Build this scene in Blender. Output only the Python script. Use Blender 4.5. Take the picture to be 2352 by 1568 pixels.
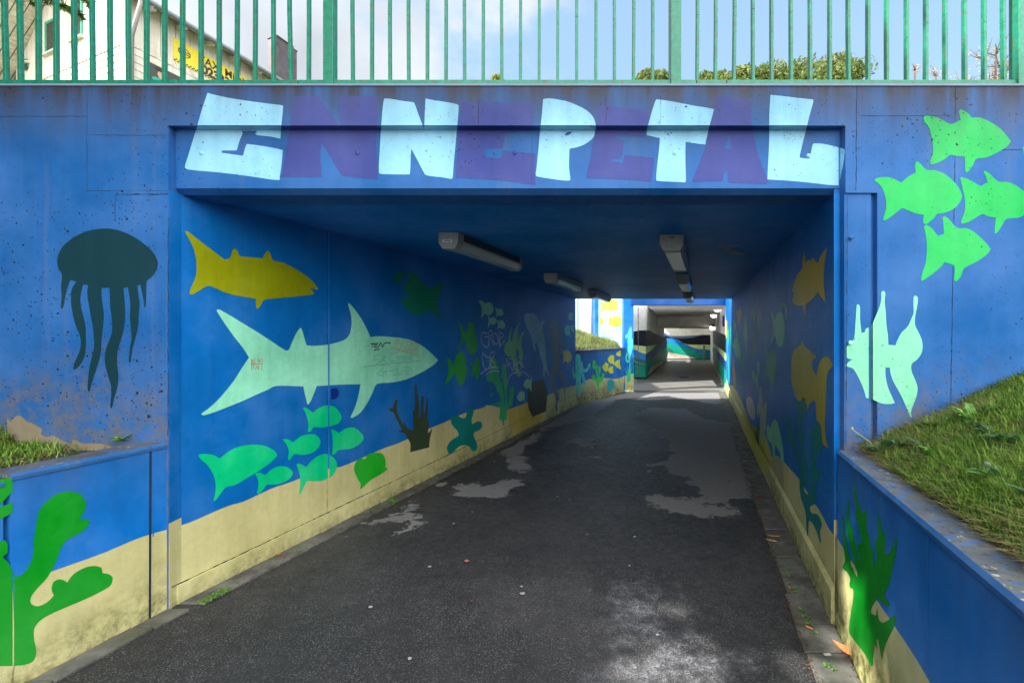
import bpy, bmesh, math, random
from mathutils import Vector, Matrix, noise
from mathutils.geometry import tessellate_polygon
R = math.radians
random.seed(7)
for o in list(bpy.data.objects): bpy.data.objects.remove(o)
scene = bpy.context.scene
C = scene.collection

# ---------------------------------------------------------------- camera, sky, sun, exposure
F, PX, PY, EYE = 1080.0, 1270.0, 768.0, 1.745      # focal length and principal point in a 2352x1568 frame
cam = bpy.data.cameras.new('camera'); cam.sensor_width = 36.0; cam.lens = F/2352*36
cam.shift_x = (1176-PX)/2352; cam.shift_y = -(784-PY)/2352
cam.clip_start = 0.05; cam.clip_end = 2000
camo = bpy.data.objects.new('camera', cam); C.objects.link(camo)
camo.location = (0, 0, EYE); camo.rotation_euler = (R(90), 0, 0); scene.camera = camo

SUN_EL, SUN_AZ = R(44), math.atan2(-0.36, -0.93)    # the sun stands behind and to the left of the camera
SDIR = Vector((math.cos(SUN_AZ)*math.cos(SUN_EL), math.sin(SUN_AZ)*math.cos(SUN_EL), math.sin(SUN_EL)))
sl = bpy.data.lights.new('sun', 'SUN'); sl.energy = 4.6; sl.angle = R(0.5); sl.color = (1, .955, .88)
so = bpy.data.objects.new('sun', sl); C.objects.link(so); so.location = SDIR*60
so.rotation_euler = SDIR.to_track_quat('Z', 'Y').to_euler()

W = bpy.data.worlds.new('World'); scene.world = W; W.use_nodes = True
nt = W.node_tree; nt.nodes.clear(); N = nt.nodes; L = nt.links
out = N.new('ShaderNodeOutputWorld'); bg = N.new('ShaderNodeBackground'); bg.inputs[1].default_value = 0.15
sky = N.new('ShaderNodeTexSky'); sky.sky_type = 'NISHITA'; sky.sun_disc = False
sky.sun_elevation = SUN_EL; sky.sun_rotation = math.atan2(SDIR.x, SDIR.y); sky.air_density = 1.0; sky.dust_density = 2.0
tc = N.new('ShaderNodeTexCoord')
mp = N.new('ShaderNodeMapping'); mp.inputs['Scale'].default_value = (1.0, 1.0, 1.7); mp.inputs['Location'].default_value = (.35, .2, .1)
n1 = N.new('ShaderNodeTexNoise'); n1.inputs['Scale'].default_value = 2.6; n1.inputs['Detail'].default_value = 9; n1.inputs['Roughness'].default_value = .55
L.new(tc.outputs['Generated'], mp.inputs[0]); L.new(mp.outputs[0], n1.inputs['Vector'])
# the cloud bank lies on the left half of the sky and frays out towards the right
sx = N.new('ShaderNodeSeparateXYZ'); L.new(tc.outputs['Generated'], sx.inputs[0])
mr = N.new('ShaderNodeMapRange'); mr.inputs[1].default_value = -.25; mr.inputs[2].default_value = .22; mr.inputs[3].default_value = .27; mr.inputs[4].default_value = -.24
L.new(sx.outputs[0], mr.inputs[0])
ad = N.new('ShaderNodeMath'); ad.operation = 'ADD'; L.new(n1.outputs[0], ad.inputs[0]); L.new(mr.outputs[0], ad.inputs[1])
cr = N.new('ShaderNodeMapRange'); cr.interpolation_type = 'SMOOTHSTEP'; cr.inputs[1].default_value = .50; cr.inputs[2].default_value = .66
L.new(ad.outputs[0], cr.inputs[0])
cl2 = N.new('ShaderNodeTexNoise'); cl2.inputs['Scale'].default_value = 3.6; cl2.inputs['Detail'].default_value = 4; L.new(tc.outputs['Generated'], cl2.inputs['Vector'])
cc = N.new('ShaderNodeMapRange'); cc.inputs[1].default_value = .3; cc.inputs[2].default_value = .7; cc.inputs[3].default_value = 1.9; cc.inputs[4].default_value = 3.2
L.new(cl2.outputs[0], cc.inputs[0])
cm = N.new('ShaderNodeVectorMath'); cm.operation = 'SCALE'; cm.inputs[0].default_value = (.91, .98, 1.07); L.new(cc.outputs[0], cm.inputs['Scale'])
mx = N.new('ShaderNodeMix'); mx.data_type = 'RGBA'
L.new(cr.outputs[0], mx.inputs[0]); L.new(sky.outputs[0], mx.inputs[6]); L.new(cm.outputs[0], mx.inputs[7])
# thin haze whitens the blue; behind the viewer an unseen bright cloud bank is added to light the facade
hz = N.new('ShaderNodeMix'); hz.data_type = 'RGBA'; hz.inputs[0].default_value = .62; hz.inputs[7].default_value = (1.25, 1.98, 2.65, 1)
L.new(sky.outputs[0], hz.inputs[6]); L.new(hz.outputs[2], mx.inputs[6])
bk = N.new('ShaderNodeMapRange'); bk.interpolation_type = 'SMOOTHSTEP'; bk.inputs[1].default_value = .12; bk.inputs[2].default_value = -.25; bk.inputs[3].default_value = 0; bk.inputs[4].default_value = 1
L.new(sx.outputs[1], bk.inputs[0])
b2 = N.new('ShaderNodeMapRange'); b2.inputs[1].default_value = .35; b2.inputs[2].default_value = .6; b2.inputs[3].default_value = 9.0; b2.inputs[4].default_value = 15.0; L.new(n1.outputs[0], b2.inputs[0])
b3 = N.new('ShaderNodeVectorMath'); b3.operation = 'SCALE'; b3.inputs[0].default_value = (1.0, .985, .96); L.new(b2.outputs[0], b3.inputs['Scale'])
m2 = N.new('ShaderNodeMix'); m2.data_type = 'RGBA'; L.new(bk.outputs[0], m2.inputs[0]); L.new(mx.outputs[2], m2.inputs[6]); L.new(b3.outputs[0], m2.inputs[7])
L.new(m2.outputs[2], bg.inputs[0]); L.new(bg.outputs[0], out.inputs[0])

scene.view_settings.view_transform = 'Standard'; scene.view_settings.look = 'None'
scene.view_settings.gamma = 1; scene.view_settings.exposure = 1.32
scene.render.engine = 'CYCLES'
scene.cycles.max_bounces = 10; scene.cycles.diffuse_bounces = 7
try: scene.cycles.use_denoising = True
except Exception: pass

# ---------------------------------------------------------------- helpers
def srgb(c):
    return tuple(((v/255)/12.92 if v/255 <= .04045 else ((v/255+.055)/1.055)**2.4) for v in c)
def tag(o, label=None, cat=None, group=None, kind=None):
    if label: o['label'] = label
    if cat: o['category'] = cat
    if group: o['group'] = group
    if kind: o['kind'] = kind
    return o
def empty(name, loc=(0, 0, 0), rz=0.0):
    o = bpy.data.objects.new(name, None); C.objects.link(o); o.location = loc; o.rotation_euler = (0, 0, rz)
    o.empty_display_size = .2
    return o
class MB:
    def __init__(s): s.v = []; s.f = []; s.mi = []; s.sm = False
    def face(s, pts, mi=0):
        k = len(s.v); s.v += [tuple(p) for p in pts]; s.f.append(tuple(range(k, k+len(pts)))); s.mi.append(mi)
    def hexa(s, b, t, mi=0):                       # b, t: four bottom and four top corners, same order
        s.mesh(list(b)+list(t), [(3, 2, 1, 0), (4, 5, 6, 7), (0, 1, 5, 4), (1, 2, 6, 5), (2, 3, 7, 6), (3, 0, 4, 7)], mi)
    def mesh(s, vs, fs, mi=0):
        k = len(s.v); s.v += [tuple(p) for p in vs]
        for f in fs: s.f.append(tuple(i+k for i in f)); s.mi.append(mi)
    def box(s, x0, x1, y0, y1, z0, z1, mi=0):
        s.hexa([(x0, y0, z0), (x1, y0, z0), (x1, y1, z0), (x0, y1, z0)], [(x0, y0, z1), (x1, y0, z1), (x1, y1, z1), (x0, y1, z1)], mi)
    def bar(s, p, q, w, h=None, mi=0, up=(0, 0, 1)):   # square bar from p to q
        h = h or w; p = Vector(p); q = Vector(q); d = (q-p).normalized(); up = Vector(up)
        if abs(d.dot(up)) > .97: up = Vector((0, 1, 0))
        a = d.cross(up).normalized()*w/2; b = a.cross(d).normalized()*h/2
        s.hexa([p-a-b, p+a-b, p+a+b, p-a+b], [q-a-b, q+a-b, q+a+b, q-a+b], mi)
    def tube(s, pts, r, n=8, mi=0):
        pts = [Vector(p) for p in pts]; rings = []
        rs = r if isinstance(r, (list, tuple)) else [r]*len(pts)
        for i, p in enumerate(pts):
            d = (pts[min(i+1, len(pts)-1)]-pts[max(i-1, 0)]).normalized()
            u = Vector((0, 0, 1)) if abs(d.z) < .9 else Vector((0, 1, 0))
            a = d.cross(u).normalized(); b = a.cross(d)
            rings.append([p+(a*math.cos(2*math.pi*k/n)+b*math.sin(2*math.pi*k/n))*rs[i] for k in range(n)])
        vs = [v for rg in rings for v in rg]; fs = []
        for i in range(len(rings)-1):
            for k in range(n): fs.append((i*n+k, i*n+(k+1) % n, (i+1)*n+(k+1) % n, (i+1)*n+k))
        fs.append(tuple(range(n-1, -1, -1))); fs.append(tuple((len(rings)-1)*n+k for k in range(n)))
        s.mesh(vs, fs, mi)
    def ball(s, c, r, nu=12, nv=8, sc=(1, 1, 1), mi=0, v0=0.0, v1=1.0):
        vs = []; fs = []
        for j in range(nv+1):
            th = math.pi*(v0+(v1-v0)*j/nv)
            for i in range(nu):
                ph = 2*math.pi*i/nu
                vs.append((c[0]+r*sc[0]*math.sin(th)*math.cos(ph), c[1]+r*sc[1]*math.sin(th)*math.sin(ph), c[2]+r*sc[2]*math.cos(th)))
        for j in range(nv):
            for i in range(nu): fs.append((j*nu+i, (j+1)*nu+i, (j+1)*nu+(i+1) % nu, j*nu+(i+1) % nu))
        s.mesh(vs, fs, mi)
    def build(s, name, mats, parent=None, smooth=False):
        me = bpy.data.meshes.new(name); me.from_pydata(s.v, [], s.f); me.update()
        if not isinstance(mats, (list, tuple)): mats = [mats]
        for m in mats: me.materials.append(m)
        me.polygons.foreach_set('material_index', s.mi)
        if smooth: me.polygons.foreach_set('use_smooth', [True]*len(me.polygons))
        o = bpy.data.objects.new(name, me); C.objects.link(o)
        if parent:
            o.parent = parent; o.matrix_parent_inverse = parent.matrix_basis.inverted()
        return o
def bevel(o, w=.004, seg=2):
    m = o.modifiers.new('bevel', 'BEVEL'); m.width = w; m.segments = seg; m.limit_method = 'ANGLE'; m.angle_limit = R(40)
    return o
def copy_tree(o, parent=None):
    c = o.copy(); C.objects.link(c)
    if parent: c.parent = parent
    for ch in o.children: copy_tree(ch, c)
    return c

# ---------------------------------------------------------------- node helpers
class MT:
    def __init__(s, name):
        s.m = bpy.data.materials.new(name); s.m.use_nodes = True; s.t = s.m.node_tree; s.t.nodes.clear()
        s.out = s.n('ShaderNodeOutputMaterial')
    def n(s, typ, **kw):
        nd = s.t.nodes.new(typ)
        for k, v in kw.items(): setattr(nd, k, v)
        return nd
    def l(s, a, b): s.t.links.new(a, b)
    def val(s, sock, v):
        if hasattr(v, 'node'): s.l(v, sock)
        else: sock.default_value = v
    def math(s, op, a, b=0.0, c=None, clamp=False):
        nd = s.n('ShaderNodeMath', operation=op, use_clamp=clamp); s.val(nd.inputs[0], a); s.val(nd.inputs[1], b)
        if c is not None: s.val(nd.inputs[2], c)
        return nd.outputs[0]
    def mapr(s, v, a, b, c=0.0, d=1.0, smooth=False):
        nd = s.n('ShaderNodeMapRange'); nd.interpolation_type = 'SMOOTHSTEP' if smooth else 'LINEAR'
        s.val(nd.inputs[0], v)
        for i, x in enumerate((a, b, c, d)): s.val(nd.inputs[i+1], x)
        return nd.outputs[0]
    def mix(s, f, a, b, mode='MIX'):
        nd = s.n('ShaderNodeMix', data_type='RGBA', blend_type=mode); s.val(nd.inputs[0], f)
        s.val(nd.inputs[6], a if hasattr(a, 'node') else (*a, 1)[:4]); s.val(nd.inputs[7], b if hasattr(b, 'node') else (*b, 1)[:4])
        return nd.outputs[2]
    def pos(s, scale=(1, 1, 1), loc=(0, 0, 0)):
        g = s.n('ShaderNodeNewGeometry'); mp = s.n('ShaderNodeMapping'); s.l(g.outputs['Position'], mp.inputs[0])
        mp.inputs['Scale'].default_value = scale; mp.inputs['Location'].default_value = loc
        return mp.outputs[0]
    def z(s):
        g = s.n('ShaderNodeNewGeometry'); x = s.n('ShaderNodeSeparateXYZ'); s.l(g.outputs['Position'], x.inputs[0]); return x.outputs[2]
    def noise(s, vec, scale, detail=4, rough=.55):
        nd = s.n('ShaderNodeTexNoise'); s.l(vec, nd.inputs['Vector']); nd.inputs['Scale'].default_value = scale
        nd.inputs['Detail'].default_value = detail; nd.inputs['Roughness'].default_value = rough
        return nd.outputs[0]
    def voro(s, vec, scale, feature='F1'):
        nd = s.n('ShaderNodeTexVoronoi'); nd.feature = feature; s.l(vec, nd.inputs['Vector']); nd.inputs['Scale'].default_value = scale
        return nd
    def bsdf(s, col, rough=.7, metal=0.0, bump=None, bstr=.3, bdist=.01, spec=.5, emit=None):
        b = s.n('ShaderNodeBsdfPrincipled'); s.val(b.inputs['Base Color'], col if hasattr(col, 'node') else (*col, 1)[:4])
        s.val(b.inputs['Roughness'], rough); b.inputs['Metallic'].default_value = metal
        s.val(b.inputs['Specular IOR Level'], spec)
        if bump is not None:
            bp = s.n('ShaderNodeBump'); bp.inputs['Strength'].default_value = bstr; bp.inputs['Distance'].default_value = bdist
            s.val(bp.inputs['Height'], bump); s.l(bp.outputs[0], b.inputs['Normal'])
        s.l(b.outputs[0], s.out.inputs[0]); s.b = b
        return s.m
_mc = {}
CONC = srgb((150, 140, 118))
def paint(rgb, pits=.3, top=None, bot=None, rough=.6, gr=1.0, name='paint'):
    """painted concrete: pits, run-off grime below the top edge, dirt and moss above the foot"""
    key = (rgb, pits, top, bot, rough, gr)
    if key in _mc: return _mc[key]
    t = MT(name); p = t.pos(); col = srgb(rgb)
    n1 = t.noise(p, 1.7, 5); n2 = t.noise(p, 23, 4, .6); n3 = t.noise(p, 180, 2)
    v = t.math('ADD', t.mapr(n1, .3, .7, .80, 1.12), t.mapr(n2, .3, .7, -.05, .05))
    v = t.math('ADD', v, t.mapr(n3, .2, .8, -.04, .04)); v = t.math('ADD', v, t.mapr(t.noise(t.pos((16, 16, 1.6)), 1.0, 4, .6), .3, .7, -.06, .06))
    hs = t.n('ShaderNodeHueSaturation'); hs.inputs['Color'].default_value = (*col, 1); t.l(v, hs.inputs['Value'])
    t.l(t.mapr(n1, .3, .7, 1.05, .93), hs.inputs['Saturation']); c = hs.outputs[0]
    streak = t.noise(t.pos((9, 9, .7)), 1.0, 5, .6)
    wear = t.mapr(streak, .56, .74, 0, .28*gr); c = t.mix(wear, c, srgb((110, 122, 140)))
    if top:
        g = t.mapr(t.z(), top[0], top[1], 0, 1)
        g = t.math('MULTIPLY', t.math('POWER', g, 1.5), t.mapr(streak, .30, .60, .55, 1.3)); g = t.math('MULTIPLY', g, top[2], clamp=True)
        c = t.mix(g, c, srgb((54, 58, 72)))
        c = t.mix(t.math('MULTIPLY', g, t.mapr(n2, .55, .7, 0, .3), clamp=True), c, srgb((78, 72, 64)))
    if bot:
        zz = t.math('ADD', t.z(), t.mapr(n1, .3, .7, -bot[1]*.35, bot[1]*.35))
        g = t.mapr(zz, bot[0], bot[0]+bot[1], 1, 0)
        pat = t.mapr(t.noise(p, 13, 7, .75), .40, .60, .05, 1.25)
        g = t.math('MULTIPLY', t.math('MULTIPLY', g, pat), bot[2], clamp=True)
        c = t.mix(g, c, srgb(bot[3]))
        fine = t.mapr(t.noise(p, 40, 5, .7), .52, .66, 0, .7)
        c = t.mix(t.math('MULTIPLY', g, fine, clamp=True), c, srgb(bot[4]))
    pm = 0.0
    if pits > 0:
        nv = t.n('ShaderNodeTexNoise'); nv.inputs['Scale'].default_value = 90; t.l(p, nv.inputs['Vector']); vm = t.n('ShaderNodeVectorMath', operation='SCALE'); t.l(nv.outputs['Color'], vm.inputs[0]); vm.inputs['Scale'].default_value = .014
        va = t.n('ShaderNodeVectorMath', operation='ADD'); t.l(p, va.inputs[0]); t.l(vm.outputs[0], va.inputs[1]); pd = va.outputs[0]
        dens = t.mapr(t.noise(p, 1.3, 2), .35, .65, .35, 1.25)
        for sc, amt in ((15, .115), (34, .19), (80, .27)):
            vo = t.voro(pd, sc); r = t.n('ShaderNodeSeparateColor'); t.l(vo.outputs['Color'], r.inputs[0])
            rr = t.math('MULTIPLY', t.math('POWER', r.outputs[0], 7.0 if sc < 60 else 5.0), amt*1.35)
            rr = t.math('MULTIPLY', rr, t.math('MULTIPLY', dens, pits))
            m = t.mapr(t.math('SUBTRACT', rr, vo.outputs['Distance']), 0, .03, 0, 1)
            pm = m if pm == 0.0 else t.math('MAXIMUM', pm, m)
        c = t.mix(t.math('MULTIPLY', pm, .9), c, srgb((26, 26, 34)))
        chip = t.mapr(t.noise(p, 14, 6, .75), .71, .73, 0, min(1, pits*.8))
        c = t.mix(chip, c, srgb((118, 104, 88)))
    h = t.math('ADD', t.math('MULTIPLY', n2, .35), t.math('MULTIPLY', n3, .2))
    if pits > 0: h = t.math('SUBTRACT', h, t.math('MULTIPLY', pm, 1.0))
    _mc[key] = t.bsdf(c, t.mapr(n2, .3, .7, rough-.08, rough+.1), bump=h, bstr=.35, bdist=.006, spec=.22)
    return _mc[key]
def plain(name, rgb, rough=.6, metal=0.0, var=.08, sc=12, bump=.15):
    key = (name, rgb, rough, metal)
    if key in _mc: return _mc[key]
    t = MT(name); p = t.pos(); n1 = t.noise(p, sc, 5, .6); n2 = t.noise(p, sc*.13, 3)
    c = t.mix(t.mapr(n1, .3, .7, 0, 1), [x*(1-var) for x in srgb(rgb)], [min(1, x*(1+var)) for x in srgb(rgb)])
    c = t.mix(t.mapr(n2, .4, .7, 0, var*1.5), c, srgb((70, 66, 58)))
    _mc[key] = t.bsdf(c, t.mapr(n1, .3, .7, max(.05, rough-.1), min(1, rough+.1)), metal, bump=n1, bstr=bump, bdist=.004)
    return _mc[key]

# ---------------------------------------------------------------- the frame the walls were measured in
VIEWS = dict(D=(0, 0, 1), V1=(0, 0, .33588), V2=(784, 0, .33588), V3=(1568, 0, .33588), V4=(0, 490, .33588), V5=(784, 490, .33588),
             V6=(1568, 490, .33588), V7=(0, 980, .37494), V8=(784, 980, .37494), V9=(1568, 980, .37494),
             Z1=(1274, 661.5, .17968), Z2=(967.75, 661.5, .17968), Z3=(1629.25, 520.6, .3125), W1=(1666, 661.5, .15621),
             W2=(1678.25, 857.5, .25789), W3=(1090.25, 820.75, .10937), W4=(833, 759.5, .07812), L1=(0, 943.25, .16667),
             H1=(343, 61.25, .15625), G1=(1935.5, 980, .17968))
def px(s):
    v = VIEWS['D']; r = []
    for tok in s.split():
        if tok.endswith(':'): v = VIEWS[tok[:-1]]; continue
        a, b = tok.split(','); r.append((v[0]+float(a)*v[2], v[1]+float(b)*v[2]))
    return r
def ray(x, y): return Vector(((x-PX)/F, 1.0, (PY-y)/F))
def at(x, y, Y): return Vector(((x-PX)/F*Y, Y, EYE+(PY-y)/F*Y))
def hit(x, y, pl):                                   # pl = (point, normal)
    d = ray(x, y); o = Vector((0, 0, EYE)); return o+d*((pl[0]-o).dot(pl[1])/d.dot(pl[1]))
def vplane(x0, y0, k):                               # vertical plane through (x0,y0) running (k,1)
    n = Vector((1, -k, 0)).normalized(); p = Vector((x0, y0, 0))
    if (Vector((0, 0, 0))-p).dot(n) < 0: n = -n
    return (p, n)
def fplane(Y): return (Vector((0, Y, 0)), Vector((0, -1, 0)))
def smooth_poly(p, it=2):
    n = len(p); res = []
    def ang(i):
        a, b, c = p[i-1], p[i], p[(i+1) % n]
        u = (b[0]-a[0], b[1]-a[1]); w = (c[0]-b[0], c[1]-b[1])
        return abs(math.atan2(u[0]*w[1]-u[1]*w[0], u[0]*w[0]+u[1]*w[1]))
    sh = [ang(i) > R(62) for i in range(n)]
    for i in range(n):
        p0, p1, p2, p3 = p[i-1], p[i], p[(i+1) % n], p[(i+2) % n]
        if sh[i]: p0 = p1
        if sh[(i+1) % n]: p3 = p2
        res.append(p1)
        for k in range(1, it+1):
            t = k/(it+1)
            res.append(tuple(.5*((2*p1[j])+(-p0[j]+p2[j])*t+(2*p0[j]-5*p1[j]+4*p2[j]-p3[j])*t*t+(-p0[j]+3*p1[j]-3*p2[j]+p3[j])*t**3) for j in (0, 1)))
    return res
def clip(poly, h):                                   # keep a*x+b*y <= c
    a, b, c = h; r = []
    for i in range(len(poly)):
        p, q = poly[i-1], poly[i]; dp = a*p[0]+b*p[1]-c; dq = a*q[0]+b*q[1]-c
        if dp*dq < 0: t = dp/(dp-dq); r.append((p[0]+(q[0]-p[0])*t, p[1]+(q[1]-p[1])*t))
        if dq <= 0: r.append(q)
    return r
def add_poly(mb, pts3, mi=0):
    if len(pts3) < 3: return
    k = len(mb.v); mb.v += [tuple(p) for p in pts3]
    for tri in tessellate_polygon([pts3]): mb.f.append(tuple(k+i for i in tri)); mb.mi.append(mi)
def decal(name, s, zones, mat, parent, eps=.003, label=None, sm=True, it=2):
    """a coat of paint on the wall: an outline laid on the wall planes it crosses"""
    pts = px(s) if isinstance(s, str) else s; eps *= .4
    if sm: pts = smooth_poly(pts, it)
    mb = MB()
    for hs, pl in zones:
        q = pts
        for h in hs:
            q = clip(q, h)
            if len(q) < 3: break
        if len(q) >= 3: add_poly(mb, [hit(x, y, pl)+pl[1]*eps for x, y in q])
    if not mb.f: return None
    o = mb.build(name, mat, parent)
    if label: o['label'] = label
    return o
def strokes(name, lst, zones, mat, parent, w=.01, eps=.0055, label=None):
    mb = MB(); eps *= .4
    for s in lst:
        p = px(s)
        if len(p) > 2 and len(p) < 30:               # soften the hand-drawn line
            q = []
            for i in range(len(p)-1):
                p0 = p[max(0, i-1)]; p1 = p[i]; p2 = p[i+1]; p3 = p[min(len(p)-1, i+2)]
                for k in range(4):
                    t = k/4; q.append(tuple(.5*((2*p1[j])+(-p0[j]+p2[j])*t+(2*p0[j]-5*p1[j]+4*p2[j]-p3[j])*t*t+(-p0[j]+3*p1[j]-3*p2[j]+p3[j])*t**3) for j in (0, 1)))
            q.append(p[-1]); p = q
        for hs, pl in zones:
            g = [hit(x, y, pl)+pl[1]*eps for x, y in p if all(a*x+b*y <= c for a, b, c in hs)]
            if len(g) < 2: continue
            vs = []
            for i, a in enumerate(g):
                d = g[min(i+1, len(g)-1)]-g[max(i-1, 0)]
                if d.length < 1e-6: d = Vector((0, 0, 1))
                m = d.normalized().cross(pl[1])*w/2; vs += [a-m, a+m]
            mb.mesh(vs, [(2*i, 2*i+1, 2*i+3, 2*i+2) for i in range(len(g)-1)])
    o = mb.build(name, mat, parent)
    if label: o['label'] = label
    return o
# ---------------------------------------------------------------- colours of the paints
BLUE = (30, 106, 178); TB = (4, 108, 188); FB = (32, 96, 164); SAND = (202, 196, 138); LIGHT = (140, 202, 232); PURP = (58, 70, 142)
MOSS = ((96, 98, 48), (44, 46, 26)); DIRT = ((104, 100, 90), (78, 72, 60))
TOPG = (2.72, 3.24, .9)
M_FAC = paint(FB, 1.0, TOPG, (1.05, .60, .72, *DIRT), gr=.8)
def fac(rgb): return paint(rgb, 1.0, (2.72, 3.24, .45), (1.05, .55, .6, *DIRT), gr=.3)
M_TUN = paint(TB, .18, None, None, .5, .15)
def tun(rgb): return paint(rgb, .16, None, None, .5, .12)
M_SAND = paint(SAND, .25, None, (.0, .26, .75, *MOSS), .65, .4)
M_WING = paint((22, 120, 206), .2, (.55, 1.12, .4), None, .55, .9)
M_WSAND = paint(SAND, .3, None, (.06, .36, .8, *MOSS), .65, .5)
def wing(rgb): return paint(rgb, .12, None, None, .55, .3)
M_JOINT = plain('joint', (18, 34, 62), .9)
M_EDGE = paint((44, 94, 150), .6, None, None, .7, 2.2)
def cope_mat():
    t = MT('coping'); p = t.pos(); a = t.noise(p, 3.5, 7, .7); b = t.noise(p, 30, 5, .7); d = t.noise(t.pos((6, 20, 6)), 2, 6, .7)
    c = t.mix(t.mapr(a, .35, .62, 0, 1), srgb((62, 66, 74)), srgb((98, 100, 98))); c = t.mix(t.mapr(d, .50, .60, 0, .75), c, srgb((40, 92, 156)))
    c = t.mix(t.mapr(b, .55, .66, 0, .8), c, srgb((44, 46, 50))); c = t.mix(t.mapr(t.noise(p, 22, 4, .6), .63, .68, 0, .8), c, srgb((176, 178, 160)))
    return t.bsdf(c, .8, bump=b, bstr=.6, bdist=.006)
M_COPE = cope_mat()
M_STEELG = plain('green_paint_steel', (44, 160, 134), .42, 0, .12, 40)

# wall lines, seen from above: X as a function of the distance Y
LWX = lambda d: -2.30+.3263*(d-2.855)
RWX = lambda d: .826+.31*d
LGX = lambda d: -3.168+.31*d
YF, YR = 2.8, 2.855                                   # facade plane and the recessed panel
YE = 11.62                                            # where the first roof slab ends
CEIL = 2.623; ZT = 3.223
P_F, P_R = fplane(YF), fplane(YR)
P_LW = vplane(LWX(5), 5, .3263); P_RW = vplane(RWX(5), 5, .31); P_LG = vplane(LGX(2), 2, .31); P_RG = P_RW
PT = .022                                             # how far the plinths stand out
P_LWP = (P_LW[0]+P_LW[1]*PT, P_LW[1]); P_RWP = (P_RW[0]+P_RW[1]*PT, P_RW[1])

def wall(mb, fx, d0, d1, side, th, z0, z1, off=0.0, mi=0, z0b=None, z1b=None):
    a, b = fx(d0)+off, fx(d1)+off; t = side*th
    z0b = z0 if z0b is None else z0b; z1b = z1 if z1b is None else z1b
    mb.hexa([(a, d0, z0), (b, d1, z0b), (b+t, d1, z0b), (a+t, d0, z0)], [(a, d0, z1), (b, d1, z1b), (b+t, d1, z1b), (a+t, d0, z1)], mi)

# ---- facade -------------------------------------------------------------
XL, XR = -2.29, 1.742
fw = empty('portal_wall', (-.3, 2.95, 0)); tag(fw, 'blue painted concrete portal wall with big name lettering and jellyfish and fish murals', 'wall')
m = MB()
m.box(-9, XL, YF, YF+.32, -.3, ZT)                                        # left of the opening
m.box(XL, XR, YF, YF+.32, 2.988, ZT)                                      # band above the groove
m.box(XL, XR, YR, YF+.32, 2.632, 2.988)                                   # recessed beam panel
m.hexa([(XL, YR+.045, 2.604), (XR, YR+.045, 2.604), (XR, YF+.32, 2.604), (XL, YF+.32, 2.604)],
       [(XL, YR, 2.632), (XR, YR, 2.632), (XR, YF+.32, 2.632), (XL, YF+.32, 2.632)])
m.box(1.932, 9, YF, YF+.32, -.3, 2.588); m.box(1.932, 9, YF, YF+.32, 2.588, ZT)
m.box(XR, 1.932, YF, YF+.32, 2.64, ZT); m.box(XR, 1.932, YF, YF+.058, 2.588, 2.64)
m.box(XR, 1.902, YF+.012, YF+.058, -.3, 2.588)                             # pilaster at the right jamb
m.box(1.902, 1.932, YF+.040, YF+.32, -.3, 2.588)                          # the groove beside it
m.hexa([(RWX(YR)-.002, YR+.004, -.3), (XR, YR+.004, -.3), (XR+.02, YR+.03, -.3), (RWX(YR+.03), YR+.03, -.3)], [(RWX(YR)-.002, YR+.004, 2.632), (XR, YR+.004, 2.632), (XR+.02, YR+.03, 2.632), (RWX(YR+.03), YR+.03, 2.632)])
o = m.build('wall_body', M_FAC, fw)
m = MB(); m.box(-9, 9, YF-.006, YF+.10, ZT, ZT+.012); m.build('top_edge', plain('edge_conc', (120, 134, 160), .8), fw)
for nm_, mt_, za_, zb_ in (('jamb', M_TUN, .62, 2.604), ('painted_sand', M_SAND, -.3, .62)):
    q = MB(); q.box(XL-.01, XL+.003, YF+.003, YR+.050, za_, zb_)
    q.face([(RWX(YR)-.004, YR+.0015, za_), (XR, YR+.0015, za_), (XR, YR+.0015, zb_), (RWX(YR)-.004, YR+.0015, zb_)]); q.build(nm_, mt_, fw)
# shutter-board joints and rough seams
def seam(mb, x0, y0, x1, y1, w=.004, pl=P_F, eps=.0025, jag=.004, rag=.75):
    eps = eps*.4 if eps < .02 else eps-.003; w *= .8
    a = hit(x0, y0, pl)+pl[1]*eps; b = hit(x1, y1, pl)+pl[1]*eps; n = max(2, int((b-a).length/.03)); t = (b-a).normalized().cross(pl[1])
    vs = []
    for i in range(n+1):
        p = a+(b-a)*i/n+t*random.uniform(-jag, jag)*.5; ww = w*random.uniform(1-rag, 1+rag*.2)/2
        vs += [p-t*ww, p+t*ww]
    mb.mesh(vs, [(2*i, 2*i+1, 2*i+3, 2*i+2) for i in range(n)])
m = MB()
for a in ((200, 198, 200, 438), (0, 268, 200, 267), (200, 311, 383, 311), (200, 438, 386, 438), (265, 447, 386, 446, .009), (265, 447, 265, 502),
          (387, 500, 386, 1002, .006), (1968, 198, 1966, 437, .006), (2195, 198, 2192, 440, .005), (2192, 440, 2183, 936, .006), (1975, 266, 2182, 266),
          (2192, 344, 2352, 344, .005), (1946, 450, 1943, 1020, .006), (1099, 230, 1099, 285), (1222, 288, 1222, 437, .003), (1392, 220, 1392, 288, .003), (1517, 230, 1516, 290, .003)):
    seam(m, *a[:4], w=(a[4] if len(a) > 4 else .0035))
m.build('seams', M_JOINT, fw)
# round anchor caps
for x, y, pl in ((463, 352, P_R), (821, 351.5, P_R), (1182.5, 351, P_R), (1549, 352, P_R), (1857, 358, P_R), (1955, 545.5, P_F), (1954, 787, P_F)):
    p = hit(x, y, pl); mb = MB(); mb.ball((p.x, p.y, p.z), .014, 14, 8, (1, .55, 1))
    col = LIGHT if x in (463, 1549, 1857) else (PURP if x in (821, 1182.5) else FB)
    mb.build('anchor_cap', fac(col if x != 1954 else (160, 245, 208)), fw, smooth=True)

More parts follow.
